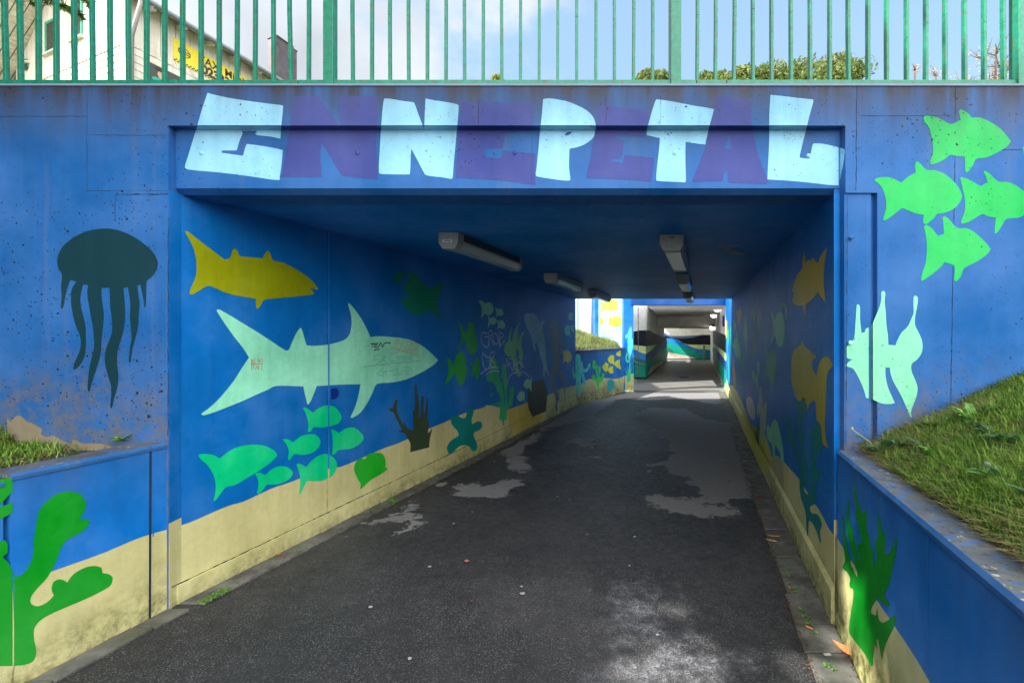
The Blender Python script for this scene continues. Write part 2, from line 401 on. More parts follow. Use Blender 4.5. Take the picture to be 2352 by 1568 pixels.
# paint zones on the facade
P_BEV = (Vector((0, YF, 2.9895)), Vector((0, -.0, -1)))
ZTOP = [([(0, 1, 288)], P_F)]
m1 = hit(1000, 288, P_F); m2 = hit(1000, 298.6, P_R)
nb = Vector((0, m2.z-m1.z, -(m2.y-m1.y))).normalized()
P_BEV = (m1, nb if nb.y < 0 or nb.z < 0 else -nb)
ZLET = [([(0, 1, 288.2)], P_F), ([(0, 1, 298.6), (0, -1, -288)], P_BEV), ([(0, -1, -298.4), (1, 0, 1926)], P_R),
        ([(0, -1, -298.4), (-1, 0, -1926), (1, 0, 1942)], vplane(XR, YF, 0.0)), ]
# the side face of the recess looks left, towards the middle of the opening
ZLET[3] = (ZLET[3][0], (Vector((XR, 0, 0)), Vector((-1, 0, 0))))
LET = [('E', LIGHT, "V1: 1420,637 1550,668 1700,692 1850,712 1926,722 1936,742 1924,860 1918,950 1850,935 1760,925 1748,912 1760,896 1650,896 1660,912 1640,960 1620,1030 1520,1030 1516,1046 1590,1056 1663,1066 1675,1020 1688,985 1800,1000 1925,1025 1933,1040 1925,1130 1912,1210 1895,1232 1700,1205 1500,1180 1290,1160 1268,1135 1280,1090 1320,960 1350,860 1385,740"),
 ('N', PURP, "676,223 728,220 738,232 760,262 782,292 778,222 800,221 866,221 868,260 864,330 868,405 862,411 800,406 783,400 760,362 738,328 736,360 738,400 733,407 652,406 648,400 660,330"),
 ('N', LIGHT, "V2: 295,675 340,678 420,692 485,700 503,715 530,790 567,885 570,800 576,675 640,688 720,700 790,715 802,735 795,830 780,1000 768,1130 762,1210 752,1225 680,1212 585,1200 560,1170 520,1095 480,1020 475,1060 470,1180 455,1193 360,1193 275,1190 258,1170 262,1050 272,880 285,720"),
 ('E', PURP, "V2: 825,700 900,697 1100,703 1310,700 1316,720 1310,800 1300,900 1120,905 1118,940 1105,1015 985,1015 978,1030 982,1075 1095,1085 1108,1030 1200,1040 1325,1050 1330,1070 1325,1160 1328,1265 1250,1255 1100,1235 850,1220 790,1220 782,1200 795,1000 810,850"),
 ('P', LIGHT, "V2: 1380,680 1420,674 1500,685 1560,700 1650,740 1700,775 1730,820 1742,880 1735,920 1710,955 1660,990 1610,1008 1560,1018 1558,1080 1557,1150 1566,1222 1550,1236 1480,1230 1350,1210 1330,1195 1335,1150 1350,1000 1360,880 1372,780"),
 ('E', PURP, "V2: 1765,715 1850,728 2000,745 2110,765 2112,790 2085,860 2070,940 2000,935 1880,928 1872,945 1935,960 1930,1000 1915,1085 1855,1090 1850,1105 1925,1115 1935,1060 2000,1065 2135,1080 2140,1100 2130,1180 2118,1245 2000,1232 1850,1225 1680,1220 1675,1200 1700,1100 1725,950 1745,850"),
 ('T', LIGHT, "V2: 2150,688 2175,683 2260,695 2400,722 2535,745 2543,765 2515,870 2490,975 2478,988 2354,972 2352,1100 2356,1225 2350,1248 2250,1243 2165,1238 2153,1220 2160,1130 2175,1000 2178,945 2150,940 2090,925 2088,905 2100,850 2125,760"),
 ('A', PURP, "V3: 240,655 330,662 450,690 462,720 475,860 500,1000 540,1130 580,1235 572,1260 430,1255 318,1250 308,1200 305,1168 290,1168 278,1210 275,1240 180,1240 75,1245 70,1225 100,1150 150,1020 185,900 210,760"),
 ('L', LIGHT, "V3: 600,650 650,655 800,672 890,682 892,700 870,780 840,900 815,1000 798,1078 845,1085 868,1078 885,1000 895,982 960,985 1080,1012 1108,1022 1110,1040 1100,1120 1085,1190 1070,1268 1000,1265 850,1248 700,1235 590,1228 580,1215 585,1100 592,950 592,800")]
for i, (ch, col, s) in enumerate(LET):
    decal('painted_letter', s, ZLET, fac(col), fw, eps=.0025, label='%s letter %s of the town name' % ('pale blue' if col == LIGHT else 'violet', ch))
decal('letter_counter', "V2: 1525,925 1545,905 1575,903 1570,915 1545,928", ZLET, M_FAC, fw, .004)
decal('letter_counter', "V3: 318,930 332,1020 286,1015", ZLET, M_FAC, fw, .004)
decal('painted_jellyfish', "V4: 700,104 760,106 820,118 880,142 940,175 1000,220 1040,258 1065,295 1080,335 1075,375 1055,415 1030,442 1005,460 1002,490 1000,560 996,640 988,640 982,590 968,520 962,488 940,492 948,560 955,620 948,700 945,770 925,860 905,930 895,1010 885,1018 882,1000 888,930 900,850 895,780 890,700 892,620 882,540 875,505 845,510 850,560 855,640 856,720 845,800 825,870 808,930 802,980 800,1020 808,1080 810,1140 800,1200 780,1270 768,1325 758,1330 755,1300 762,1240 760,1180 740,1110 722,1040 718,980 728,920 755,850 768,800 765,720 755,640 752,560 750,508 695,510 695,560 705,640 712,700 705,780 695,860 692,930 680,1000 655,1080 630,1150 615,1215 603,1215 600,1180 605,1120 615,1040 635,960 645,900 640,820 630,740 618,680 605,600 598,540 605,490 570,485 560,520 550,580 555,640 570,700 585,770 587,830 588,900 580,970 560,1020 530,1055 510,1068 502,1060 510,1020 530,980 548,930 555,880 545,830 525,780 508,730 495,670 487,610 488,540 500,500 525,468 482,455 465,500 450,560 435,640 422,650 418,630 422,560 418,500 425,420 405,385 393,345 395,305 410,260 440,215 490,175 550,140 620,115",
      [([], P_F)], paint((0, 52, 64), .4, None, None, .7, .25), fw, label='dark teal jellyfish with eight tentacles')
JADE = fac((26, 180, 88)); MINT = fac((128, 216, 176))
FRT = [([(-1, 0, -2003)], P_F), ([(1, 0, 1994.5)], fplane(YF+.012))]
for s in ("V3: 1648,800 1665,793 1720,800 1770,820 1830,850 1870,835 1900,822 1888,765 1900,750 1925,760 1960,785 1975,805 2040,808 2110,840 2170,880 2215,930 2243,965 2220,1000 2150,1045 2070,1080 2005,1088 1985,1130 1955,1170 1938,1180 1930,1160 1930,1110 1925,1070 1870,1068 1830,1060 1790,1090 1740,1115 1700,1125 1690,1110 1710,1040 1705,960 1685,880 1650,830",
          "V3: 1310,1235 1330,1218 1380,1212 1430,1218 1495,1250 1540,1210 1592,1183 1588,1130 1598,1102 1625,1120 1668,1163 1720,1165 1790,1190 1850,1240 1890,1290 1910,1345 1890,1390 1850,1430 1780,1458 1740,1463 1715,1495 1670,1530 1645,1528 1643,1500 1648,1470 1590,1460 1540,1440 1500,1425 1460,1455 1390,1505 1370,1505 1372,1490 1390,1420 1385,1350 1360,1280",
          "V3: 1897,1218 1910,1213 1960,1230 2035,1272 2060,1258 2085,1250 2068,1200 2055,1180 2065,1168 2100,1190 2158,1243 2220,1245 2280,1270 2334,1310 2375,1345 2400,1380 2370,1420 2334,1470 2290,1490 2215,1497 2190,1530 2150,1590 2130,1595 2135,1540 2140,1488 2085,1480 2050,1465 2010,1485 1950,1520 1910,1530 1903,1515 1925,1450 1930,1380 1915,1300",
          "V3: 2322,1010 2335,1000 2375,1020 2420,1040 2520,1020 2600,1100 2520,1180 2420,1160 2370,1200 2340,1290 2330,1280 2345,1180 2340,1090",
          "V6: 1648,90 1665,78 1700,100 1745,155 1785,140 1780,60 1775,30 1790,20 1820,40 1875,100 1940,102 1995,130 2040,170 2085,215 2105,245 2080,280 2020,325 1925,375 1905,425 1875,462 1858,462 1855,440 1860,395 1855,355 1790,333 1760,370 1700,420 1640,460 1628,455 1640,400 1660,340 1668,260 1665,170"):
    decal('painted_fish', s, [([], P_F)], JADE, fw, label='bright green fish with pointed snout')
decal('painted_fish', "V6: 1190,628 1200,622 1212,640 1212,720 1222,818 1247,808 1250,790 1290,765 1320,700 1345,640 1357,590 1358,540 1372,530 1385,545 1380,600 1388,680 1392,760 1402,830 1406,898 1455,902 1470,860 1500,810 1540,770 1565,715 1578,680 1577,610 1580,570 1592,563 1606,575 1605,620 1590,700 1588,760 1610,810 1632,860 1640,910 1630,960 1600,1000 1565,1030 1565,1080 1590,1140 1605,1190 1600,1240 1580,1300 1562,1350 1568,1395 1555,1390 1535,1340 1510,1280 1480,1220 1440,1150 1420,1090 1417,1053 1387,1053 1385,1100 1400,1180 1430,1250 1450,1295 1420,1302 1360,1298 1290,1268 1252,1260 1240,1210 1215,1150 1185,1090 1160,1058 1118,1045 1115,1035 1140,1010 1160,998 1125,988 1118,960 1122,910 1145,890 1172,852 1180,760 1185,690",
      [([(-1, 0, -2005)], P_F), ([(1, 0, 2005), (-1, 0, -1995)], fplane(YF+.040)), ([(1, 0, 1995)], fplane(YF+.012))], MINT, fw, label='pale mint angelfish with long fins')
decal('bare_concrete', "L1: 100,90 150,150 230,70 300,80 380,150 440,165 520,210 570,240 580,275 560,310 600,345 650,360 740,338 800,370 860,405 940,440 1000,452 1005,400 1035,395 1100,430 1180,445 1300,445 1400,452 1460,468 1530,488 1560,520 1500,640 100,640", [([], P_F)],
      paint((134, 124, 104), .6, None, None, .9, 1.0), fw, .003, 'bare weathered concrete patch')
# ---- first tunnel --------------------------------------------------------
zl = lambda d: .105 if d < 2.9 else max(0.0, .105-.105*(d-2.9)/8.7)           # the path falls slightly to the right
zr = lambda d: -.018 if d < 2.9 else min(.01, -.018+.028*(d-2.9)/8.7)
lw = empty('tunnel_wall', (LWX(7), 7, 0)); tag(lw, 'long left tunnel wall with painted shark, dolphin, diver and corals on blue', 'wall')
m = MB()
wall(m, LWX, YR+.01, YE, -1, .3, -.3, CEIL+.3)
m.build('wall_body', M_TUN, lw)
m = MB(); z0, z1 = .2171, .2925
a = YR+.002
m.hexa([(LWX(a)+PT, a, -.2), (LWX(YE)+PT, YE, -.2), (LWX(YE), YE, -.2), (LWX(a), a, -.2)],
       [(LWX(a)+PT, a, z0), (LWX(YE)+PT, YE, z1), (LWX(YE), YE, z1+.004), (LWX(a), a, z0+.004)])
m.build('plinth', M_SAND, lw)
LPL = (903-1345.6)/(1321-385)                         # plinth edge in the frame: y = 1345.6 + LPL (x-385)
UP = (-LPL, 1, 1345.6-LPL*385); DN = (LPL, -1, -(1345.6-LPL*385))
ZL = [([UP, (1, 0, 1321)], P_LW), ([DN, (1, 0, 1321)], P_LWP)]
Z_LWX = ZL
m = MB()
seam(m, 752, 520, 751, 1176, .006, P_LW, .004, .001); seam(m, 387, 1347, 1321, 903.5, .011, P_LW, .0262, .003)
seam(m, 1284, 680, 1284, 921, .02, P_LW, .006, 0, 0)
m.build('seams', M_JOINT, lw)
m = MB(); seam(m, 755, 520, 754.5, 1076, .022, P_LW, .0052, 0, 0); m.build('joint_cover', paint((40, 128, 206), .2, None, None, .4), lw)
m = MB(); seam(m, 754.6, 1076, 754.5, 1174, .022, P_LW, .0052, 0, 0); m.build('joint_cover', M_SAND, lw)
decal('painted_sand', "385,1215 435,1199.5 491,1175 528,1160 561,1150.5 621,1122.5 670,1105.5 734,1081 784,1071 836.5,1049 881.5,1029 919,1015.6 986,984 1019,970.3 1069.5,947.5 1110,935.6 1115.4,931.2 1123,930 1134,931.7 1147,935.6 1167,940 1183,934.5 1199.6,928.5 1211.6,923 1256.5,908.2 1265,903.3 1273,901.5 1281,896 1285,893 1293.7,890.7 1301,890.5 1310,887 1321.5,885 1321.5,1000 385,1500",
      [([(-LPL, 1, 1345.6-LPL*385+9)], P_LW)], M_SAND, lw, .0015, 'pale sandy sea bed')
decal('painted_sand_patch', "W3: 700,1092 850,1040 1000,985 1112,935 1130,1050 1185,1185 1430,1180 1470,1290 1250,1400 1010,1515 800,1640 760,1400 690,1240 672,1180", ZL, tun((205, 186, 86)), lw, .003, 'mustard yellow patch of the sea bed', sm=False)
def L_(nm, col, lab, s, e=.0045): decal(nm, s, Z_LWX, tun(col), lw, e, lab)
L_('painted_fish', (150, 158, 4), 'olive yellow fish near the ceiling', "V4: 1265,122 1285,125 1330,160 1400,215 1460,260 1500,290 1538,318 1575,300 1585,260 1598,243 1612,245 1625,262 1643,293 1700,298 1795,308 1808,282 1825,258 1838,260 1852,285 1868,322 1930,335 2000,370 2070,410 2130,460 2175,515 2170,522 2115,508 2145,540 2140,555 2100,560 2000,570 1900,580 1808,590 1790,615 1770,645 1758,652 1750,640 1748,583 1650,568 1550,545 1480,515 1428,495 1400,505 1350,535 1310,555 1295,550 1300,520 1330,450 1342,400 1340,320 1325,250 1300,190 1270,140")
L_('painted_shark', (146, 232, 196), 'large pale green shark', "V4: 1480,660 1500,658 1560,690 1650,745 1750,805 1850,870 1945,932 1975,928 2000,870 2030,810 2050,783 2062,790 2080,850 2095,902 2160,905 2250,895 2334,872 2370,852 2392,818 2402,765 2400,700 2380,622 2384,612 2410,638 2465,712 2505,785 2532,845 2594,839 2684,845 2784,858 2854,885 2914,925 2964,970 2996,1003 2964,1035 2894,1080 2784,1132 2684,1155 2579,1165 2549,1220 2514,1290 2464,1362 2404,1400 2396,1390 2424,1330 2449,1250 2464,1168 2334,1170 2165,1180 2150,1220 2125,1280 2108,1303 2100,1300 2085,1240 2073,1183 1895,1178 1830,1205 1750,1240 1650,1285 1500,1345 1400,1378 1378,1375 1380,1365 1440,1320 1520,1240 1600,1140 1660,1045 1702,985 1660,920 1590,830 1520,730 1485,675")
for lab, s in (('large emerald fish lowest of the shoal', "V7: 1215,170 1240,165 1300,170 1345,193 1400,150 1460,122 1540,108 1620,115 1680,145 1697,175 1660,215 1590,265 1500,320 1440,355 1385,368 1350,410 1318,450 1306,448 1318,400 1318,340 1305,290 1270,235 1225,195"),
               ('small emerald fish under the large one', "V7: 1562,285 1590,280 1625,295 1660,262 1700,242 1745,242 1780,260 1793,285 1770,320 1720,345 1670,352 1632,355 1610,385 1580,410 1572,405 1580,370 1582,340 1575,310"),
               ('emerald fish left of the joint', "V7: 1730,75 1760,75 1795,95 1840,58 1890,45 1935,50 1962,85 1950,125 1910,158 1850,172 1805,165 1780,195 1768,203 1762,195 1768,150 1755,110"),
               ('emerald fish touching the sand', "V7: 1815,228 1835,225 1875,245 1915,200 1960,172 2000,165 2040,185 2062,220 2060,260 2035,300 2000,320 1940,333 1885,330 1865,360 1838,410 1832,405 1838,350 1835,290"),
               ('emerald fish topmost of the shoal', "V4: 2070,1330 2090,1327 2140,1362 2180,1330 2230,1312 2280,1318 2310,1345 2334,1385 2325,1420 2290,1445 2200,1462 2145,1460 2125,1490 2105,1492 2108,1440 2095,1380"),
               ('emerald fish rightmost of the shoal', "760,986 766,986 778,994 795,983 815,982 830,995 835,1006 825,1020 805,1030 788,1032 776,1034 768,1043 762,1043 764,1022 763,1002")):
    L_('painted_fish', (2, 206, 134), lab, s)
L_('painted_shell', (26, 178, 34), 'green scallop shell', "V8: 155,175 175,162 195,160 210,157 235,158 255,168 268,195 272,230 268,248 282,252 275,265 240,290 180,325 125,375 112,378 118,350 100,320 80,275 78,240 95,205 120,192 148,198")
L_('painted_coral', (58, 74, 52), 'dark olive branching coral', "V5: 505,1162 512,1165 520,1230 530,1300 528,1400 540,1380 545,1260 555,1248 565,1260 560,1330 565,1380 575,1330 585,1262 592,1260 592,1330 590,1420 600,1410 598,1450 590,1500 605,1490 618,1470 620,1480 605,1540 600,1598 471,1632 471,1571 452,1537 430,1500 400,1495 395,1485 415,1478 395,1440 370,1390 355,1360 330,1345 325,1328 350,1335 358,1300 372,1275 388,1275 380,1300 378,1340 395,1390 415,1430 425,1450 428,1415 435,1440 445,1465 475,1480 490,1480 492,1400 485,1335 498,1350 503,1300 500,1200")
L_('painted_starfish', (0, 134, 126), 'teal starfish', "V5: 885,1320 900,1330 902,1370 890,1410 895,1440 930,1422 955,1425 962,1450 945,1480 910,1495 905,1520 926,1570 929,1605 915,1626 893,1618 870,1590 840,1583 804,1593 775,1620 748,1640 728,1635 720,1600 742,1560 775,1535 800,1520 795,1490 760,1450 748,1420 748,1395 770,1380 800,1385 830,1400 850,1390 860,1350")
L_('painted_fish', (0, 128, 92), 'dark green anglerfish high on the wall', "V5: 365,410 390,400 440,398 490,402 520,420 530,450 560,470 590,500 605,520 640,500 665,482 697,480 690,510 670,560 660,610 665,670 682,715 670,718 640,700 620,670 610,655 580,680 530,692 480,680 440,650 415,610 412,595 430,580 470,570 425,520 430,490 455,450 480,435 460,420 430,415 418,430 412,460 395,480 370,478 358,455 360,430")
for lab, s in (('leaf green fish with a face', "Z2: 465,440 480,438 510,470 535,530 560,592 575,540 600,460 625,422 650,425 672,460 680,520 685,590 705,640 718,680 712,710 700,722 712,745 710,780 690,830 665,852 640,852 610,810 580,750 562,690 550,655 530,680 500,730 460,795 450,795 455,770 480,720 500,680 505,620 500,560 485,490"),
               ('leaf green fish below its twin', "Z2: 320,888 340,885 370,910 390,960 405,1010 415,960 440,870 480,820 510,808 540,825 555,870 560,930 570,980 590,1030 580,1060 588,1085 570,1110 560,1150 545,1200 520,1242 500,1240 475,1210 450,1150 430,1080 420,1095 390,1130 360,1180 320,1225 300,1228 300,1215 330,1140 345,1080 342,1010 335,950"),
               ('small leaf green fish', "Z2: 628,935 645,938 665,975 680,960 695,900 712,880 730,890 740,930 740,980 745,1030 738,1060 745,1075 738,1100 725,1145 708,1165 695,1150 682,1110 672,1080 660,1120 642,1152 636,1145 645,1100 652,1040 645,990")):
    L_('painted_fish', (42, 160, 58), lab, s)
for s in ("Z2: 730,170 745,160 770,160 800,180 815,200 840,185 870,183 900,200 920,240 922,280 905,320 870,348 840,345 815,325 800,345 780,375 768,380 765,360 775,300 770,250 755,210",
          "Z2: 937,250 948,248 975,275 1000,262 1030,275 1047,310 1045,340 1020,358 990,352 975,350 965,372 955,378 953,360 958,320 950,280",
          "Z2: 848,350 860,362 885,385 915,368 945,380 962,415 955,445 925,465 895,462 880,458 865,490 850,508 848,490 855,450 858,400",
          "Z2: 965,402 980,408 1000,420 1030,405 1055,430 1070,475 1065,505 1035,520 1000,512 985,515 978,535 970,530 972,500 978,460"):
    L_('painted_fish', (142, 218, 190), 'small mint fish in a group of four', s)
L_('painted_fish', (112, 190, 132), 'grey green angelfish with long fins', "Z2: 1260,428 1258,450 1240,490 1235,560 1235,620 1228,680 1250,640 1275,580 1300,552 1325,548 1325,560 1300,600 1285,660 1282,720 1290,790 1298,850 1290,920 1288,960 1300,985 1318,998 1305,1015 1280,1010 1262,980 1255,900 1245,840 1230,785 1220,775 1212,820 1215,880 1230,960 1240,1030 1250,1080 1285,1095 1270,1120 1245,1132 1215,1110 1195,1060 1180,1010 1160,930 1150,870 1110,870 1075,840 1058,800 1060,785 1072,772 1058,765 1060,740 1080,700 1105,685 1110,640 1125,570 1150,500 1155,505 1150,560 1140,620 1145,690 1160,680 1170,600 1190,540 1220,480", .0035)
L_('painted_seaweed', (40, 176, 108), 'tall green seaweed', "W3: 340,0 400,0 440,50 470,130 480,190 500,175 515,200 505,240 500,330 530,430 560,530 590,660 605,780 615,1005 635,1005 630,800 620,680 605,580 598,470 560,410 548,370 555,350 575,340 568,280 570,180 585,120 600,112 620,125 630,180 655,280 670,400 680,490 698,500 698,550 682,600 678,750 675,1005 700,940 725,800 730,740 725,680 735,650 765,640 775,600 800,585 822,600 828,680 822,780 800,880 790,930 795,980 775,1015 740,1035 710,1060 685,1110 675,1180 672,1280 655,1300 625,1310 615,1390 600,1438 590,1420 575,1330 530,1310 508,1285 520,1180 530,1100 520,1040 480,1000 440,985 380,1000 300,998 230,1010 205,1050 180,1065 172,1040 185,970 160,900 140,830 140,740 150,670 180,648 215,652 250,690 295,730 320,790 365,855 370,790 380,752 395,770 400,850 450,848 500,870 540,920 545,930 535,850 520,770 480,710 450,680 455,650 460,630 430,580 390,530 340,508 290,505 255,470 250,410 275,370 310,360 300,280 300,160 305,60", .004)
L_('painted_chest', (66, 70, 64), 'dark grey treasure box', "W3: 1205,515 1250,508 1450,455 1475,560 1520,690 1520,800 1505,1030 1500,1125 1215,1245 1180,1170 1120,1020 1120,650 1190,640 1195,560", .004)
for s in ("W3: 1022,572 1040,520 1075,460 1110,445 1140,455 1160,475 1180,420 1205,402 1200,450 1192,520 1192,640 1192,735 1180,720 1160,670 1145,640 1110,652 1070,640 1040,605", "W3: 890,825 920,760 960,715 995,705 1020,725 1035,725 1050,695 1052,760 1048,850 1045,930 1035,920 1025,875 1000,900 960,918 925,905 900,870"):
    L_('painted_fish', (140, 212, 184), 'small mint fish swimming left near the box', s, .005)
L_('painted_dolphin', (122, 178, 204), 'pale blue dolphin diving down', "Z2: 1315,350 1335,328 1380,320 1440,325 1470,350 1500,400 1515,430 1530,418 1560,415 1578,435 1565,455 1552,480 1550,530 1560,590 1575,660 1585,740 1590,820 1595,900 1600,960 1615,1040 1637,1130 1620,1110 1600,1070 1582,1045 1575,1090 1563,1145 1558,1100 1560,1030 1552,970 1530,900 1510,830 1495,760 1475,710 1465,680 1455,720 1458,760 1468,808 1450,795 1430,750 1415,690 1405,620 1385,580 1360,530 1330,460 1312,400")
L_('painted_diver', (96, 112, 132), 'grey diver silhouette with fins', "Z2: 1650,415 1680,410 1700,418 1730,430 1745,420 1740,450 1750,480 1745,520 1760,560 1780,620 1795,700 1805,780 1790,830 1775,880 1770,950 1775,1020 1800,1080 1820,1140 1830,1200 1835,1300 1840,1390 1850,1440 1855,1460 1845,1455 1832,1400 1820,1300 1810,1220 1790,1180 1765,1150 1745,1110 1735,1060 1725,1030 1710,1100 1700,1170 1705,1230 1730,1290 1750,1350 1760,1420 1740,1450 1735,1500 1745,1568 1715,1568 1710,1500 1715,1430 1700,1350 1680,1290 1655,1220 1645,1150 1648,1070 1665,1010 1680,950 1685,880 1670,830 1655,780 1650,740 1660,690 1670,640 1655,610 1640,620 1630,655 1622,620 1620,580 1640,560 1645,520 1638,470")
for s in ("Z2: 1880,355 1890,325 1910,312 1925,325 1932,308 1935,330 1930,370 1940,415 1930,410 1920,400 1900,418 1882,395", "Z2: 1828,530 1845,485 1870,470 1895,480 1905,465 1905,500 1898,540 1908,625 1898,615 1895,590 1870,605 1845,590", "Z2: 1908,510 1920,480 1935,475 1952,460 1948,510 1952,575 1940,560 1920,545"):
    L_('painted_fish', (82, 206, 186), 'small turquoise fish beside the opening', s)
L_('painted_fish', (214, 190, 92), 'small ochre fish beside the opening', "Z2: 1805,790 1825,810 1838,798 1845,785 1855,800 1865,790 1872,765 1880,800 1900,810 1918,850 1920,890 1905,930 1880,945 1875,980 1868,945 1845,940 1825,935 1812,980 1815,920 1812,850")
L_('paint_blot', (10, 44, 140), None, "V4: 2262,1198 2300,1192 2316,1215 2312,1250 2285,1270 2262,1268")
GW = plain('spray_white', (176, 190, 224), .6); GK = plain('marker_black', (6, 26, 24), .5); GR = plain('marker_red', (196, 92, 66), .6); GT = plain('marker_teal', (70, 172, 150), .6)
strokes('graffiti', ["Z2: 835,580 800,565 770,590 762,640 780,710 820,752 850,745 862,700 860,640 835,620 805,630", "Z2: 850,560 860,640 870,745", "Z2: 862,560 880,540 900,550 905,590 880,620 930,740", "Z2: 925,600 915,650 930,690 960,720 975,690 970,620 945,575 925,600", "Z2: 975,560 985,650 1000,765 1005,650 1003,540", "Z2: 1000,620 1000,740 1068,665", "Z2: 1005,560 1050,605 1010,640",
   "Z2: 785,820 780,880 785,960 790,995", "Z2: 785,820 820,870 860,890", "Z2: 790,930 800,1010 840,1035 870,990 880,900 860,880", "Z2: 925,810 880,840 890,920 935,950 940,990 900,1010 880,960 900,900 930,860 925,810", "Z2: 755,1100 830,1040 900,1015 960,1018 975,1030", "Z2: 820,1108 880,1070 940,1058 995,1065",
   "Z2: 1075,1035 1085,960 1090,900 1105,950 1115,1035", "Z2: 1060,1000 1150,960", "Z2: 1165,900 1130,900 1120,940 1140,1000 1165,1060 1175,980 1170,960", "Z2: 1170,1060 1200,900 1215,980 1225,1060", "Z2: 1175,990 1240,960", "Z2: 1235,1065 1225,950 1240,880 1265,880 1262,920 1230,960 1280,960 1285,1000 1235,1065", "Z2: 1108,1185 1130,1120 1180,1085 1250,1072 1320,1080 1385,1140"],
   Z_LWX, GW, lw, .016, .0065, 'white sprayed tags')
strokes('graffiti', ["W4: 220,380 460,370", "W4: 320,375 262,490", "W4: 335,425 425,420", "W4: 322,470 440,480 530,345", "W4: 530,345 575,485", "W4: 575,485 650,358 815,360", "W4: 325,565 485,540", "W4: 112,450 125,446", "W4: 153,442 162,438", "W4: 194,446 200,440"], Z_LWX, GK, lw, .011, .0065, 'black marker tag')
strokes('graffiti', ["W4: 960,265 1080,265", "W4: 1080,265 1100,540", "W4: 1100,540 1020,540", "W4: 1020,540 990,440", "W4: 990,440 950,515", "W4: 950,515 870,480", "W4: 870,480 960,265", "W4: 985,310 1045,305", "W4: 1045,305 1045,390", "W4: 1045,390 960,395", "W4: 960,395 985,310",
   "W4: 1250,260 1180,260 1130,340 1120,430 1150,520 1200,545 1270,530", "W4: 1250,340 1190,360 1170,430 1190,480 1260,460", "W4: 1250,260 1250,340", "W4: 1300,275 1440,290", "W4: 1440,290 1445,585", "W4: 1445,585 1380,575", "W4: 1360,480 1380,575", "W4: 1290,570 1340,575", "W4: 1340,575 1355,480", "W4: 1300,275 1290,570", "W4: 1330,320 1410,330 1405,440 1330,435 1330,320",
   "W4: 1475,300 1640,380 1645,420 1570,480 1620,560 1590,620 1470,595", "W4: 1475,300 1470,595", "W4: 1520,345 1590,380 1560,430 1510,425 1520,345", "W4: 1505,500 1560,530 1540,575 1500,570 1505,500", "W4: 820,535 1000,560 1250,600 1450,650 1645,720", "W4: 820,645 1000,615 1200,625 1450,690 1660,795",
   "V4: 1718,990 1716,1072", "V4: 1716,1030 1792,1030", "V4: 1792,990 1788,1072", "V4: 1750,992 1728,1000 1726,1024 1748,1020", "V4: 1728,1010 1745,1008", "V4: 1760,1024 1764,994", "V4: 1764,994 1775,1020", "V4: 1775,1020 1778,990", "V4: 1722,1040 1745,1038", "V4: 1733,1040 1732,1066", "V4: 1745,1066 1755,1040", "V4: 1755,1040 1765,1066", "V4: 1768,1040 1768,1066"], Z_LWX, GR, lw, .0042, .0065, 'thin red marker lettering')
strokes('graffiti', ["W4: 480,715 340,735", "W4: 340,735 335,890", "W4: 345,860 430,835 500,860 490,920 370,1000", "W4: 680,745 560,800 600,860 690,910 640,990 540,1000 560,880 640,780 680,745", "W4: 990,655 870,690 780,800 800,900 940,885", "W4: 945,770 1030,760", "W4: 1100,735 1030,880", "W4: 1060,800 1150,750", "W4: 1240,750 1160,780 1160,850 1250,830 1240,750", "W4: 1290,770 1320,840 1380,750", "W4: 1400,800 1470,760 1400,760 1380,840 1500,850",
   "W4: 610,1070 410,1260", "W4: 410,1260 570,1330", "W4: 570,1330 640,1200", "W4: 700,1160 680,1350", "W4: 510,1220 700,1190 880,1160", "W4: 900,1150 990,1115", "W4: 990,1115 1020,1305", "W4: 1020,1305 885,1305", "W4: 885,1305 900,1150", "W4: 1030,1110 1070,1315", "W4: 1070,1315 1190,1160", "W4: 1380,1090 1270,1070", "W4: 1270,1070 1265,1280", "W4: 1265,1280 1370,1265", "W4: 1265,1190 1370,1160", "W4: 0,1055 500,1005 1000,945 1700,880"], Z_LWX, GT, lw, .0045, .0065, 'faint teal marker lettering')

# right tunnel wall; it runs on past the opening in the roof and along the second tunnel
rw = empty('tunnel_wall', (RWX(8), 8, 0)); tag(rw, 'right tunnel wall in deep shade with yellow fish and teal kelp, sunlit strip at its far end', 'wall')
m = MB(); wall(m, RWX, YR+.02, 14.4, 1, .3, -.3, CEIL+.3, .0); m.build('wall_body', M_TUN, rw)
m = MB(); a = YR+.002; YQ = 14.4
m.hexa([(RWX(a), a, -.2), (RWX(YQ), YQ, -.2), (RWX(YQ)-PT, YQ, -.2), (RWX(a)-PT, a, -.2)],
       [(RWX(a), a, .222), (RWX(YQ), YQ, .27), (RWX(YQ)-PT, YQ, .238), (RWX(a)-PT, a, .19)])
m.build('plinth', M_SAND, rw)
RS = (1370-1070)/(1913-1766.7); RUP = (-RS, 1, 1370-RS*1913-2); RDN = (RS, -1, -(1370-RS*1913-2))
ZR = [([RUP], P_RW), ([RDN], P_RWP)]
m = MB(); seam(m, 1838, 560, 1834, 1210, .004, P_RW, .0035, 0); seam(m, 1914, 1366, 1700, 928, .006, P_RW, .002, .002)
seam(m, 1722, 690, 1716, 960, .004, P_RW, .0035, 0); m.build('seams', M_JOINT, rw)
decal('painted_sand', "W2: 950,1490 920,1440 870,1370 820,1270 780,1200 750,1160 700,1080 610,940 540,860 480,790 430,745 400,732 365,740 340,640 300,530 270,480 220,485 180,450 150,380 130,320 95,240 60,170 35,130 0,100 -20,105 D: 1667,862 1667,930 1760,1080 1925,1420", [([(-RS, 1, 1370-RS*1913+14)], P_RW)], M_SAND, rw, .0015, 'sandy sea bed')
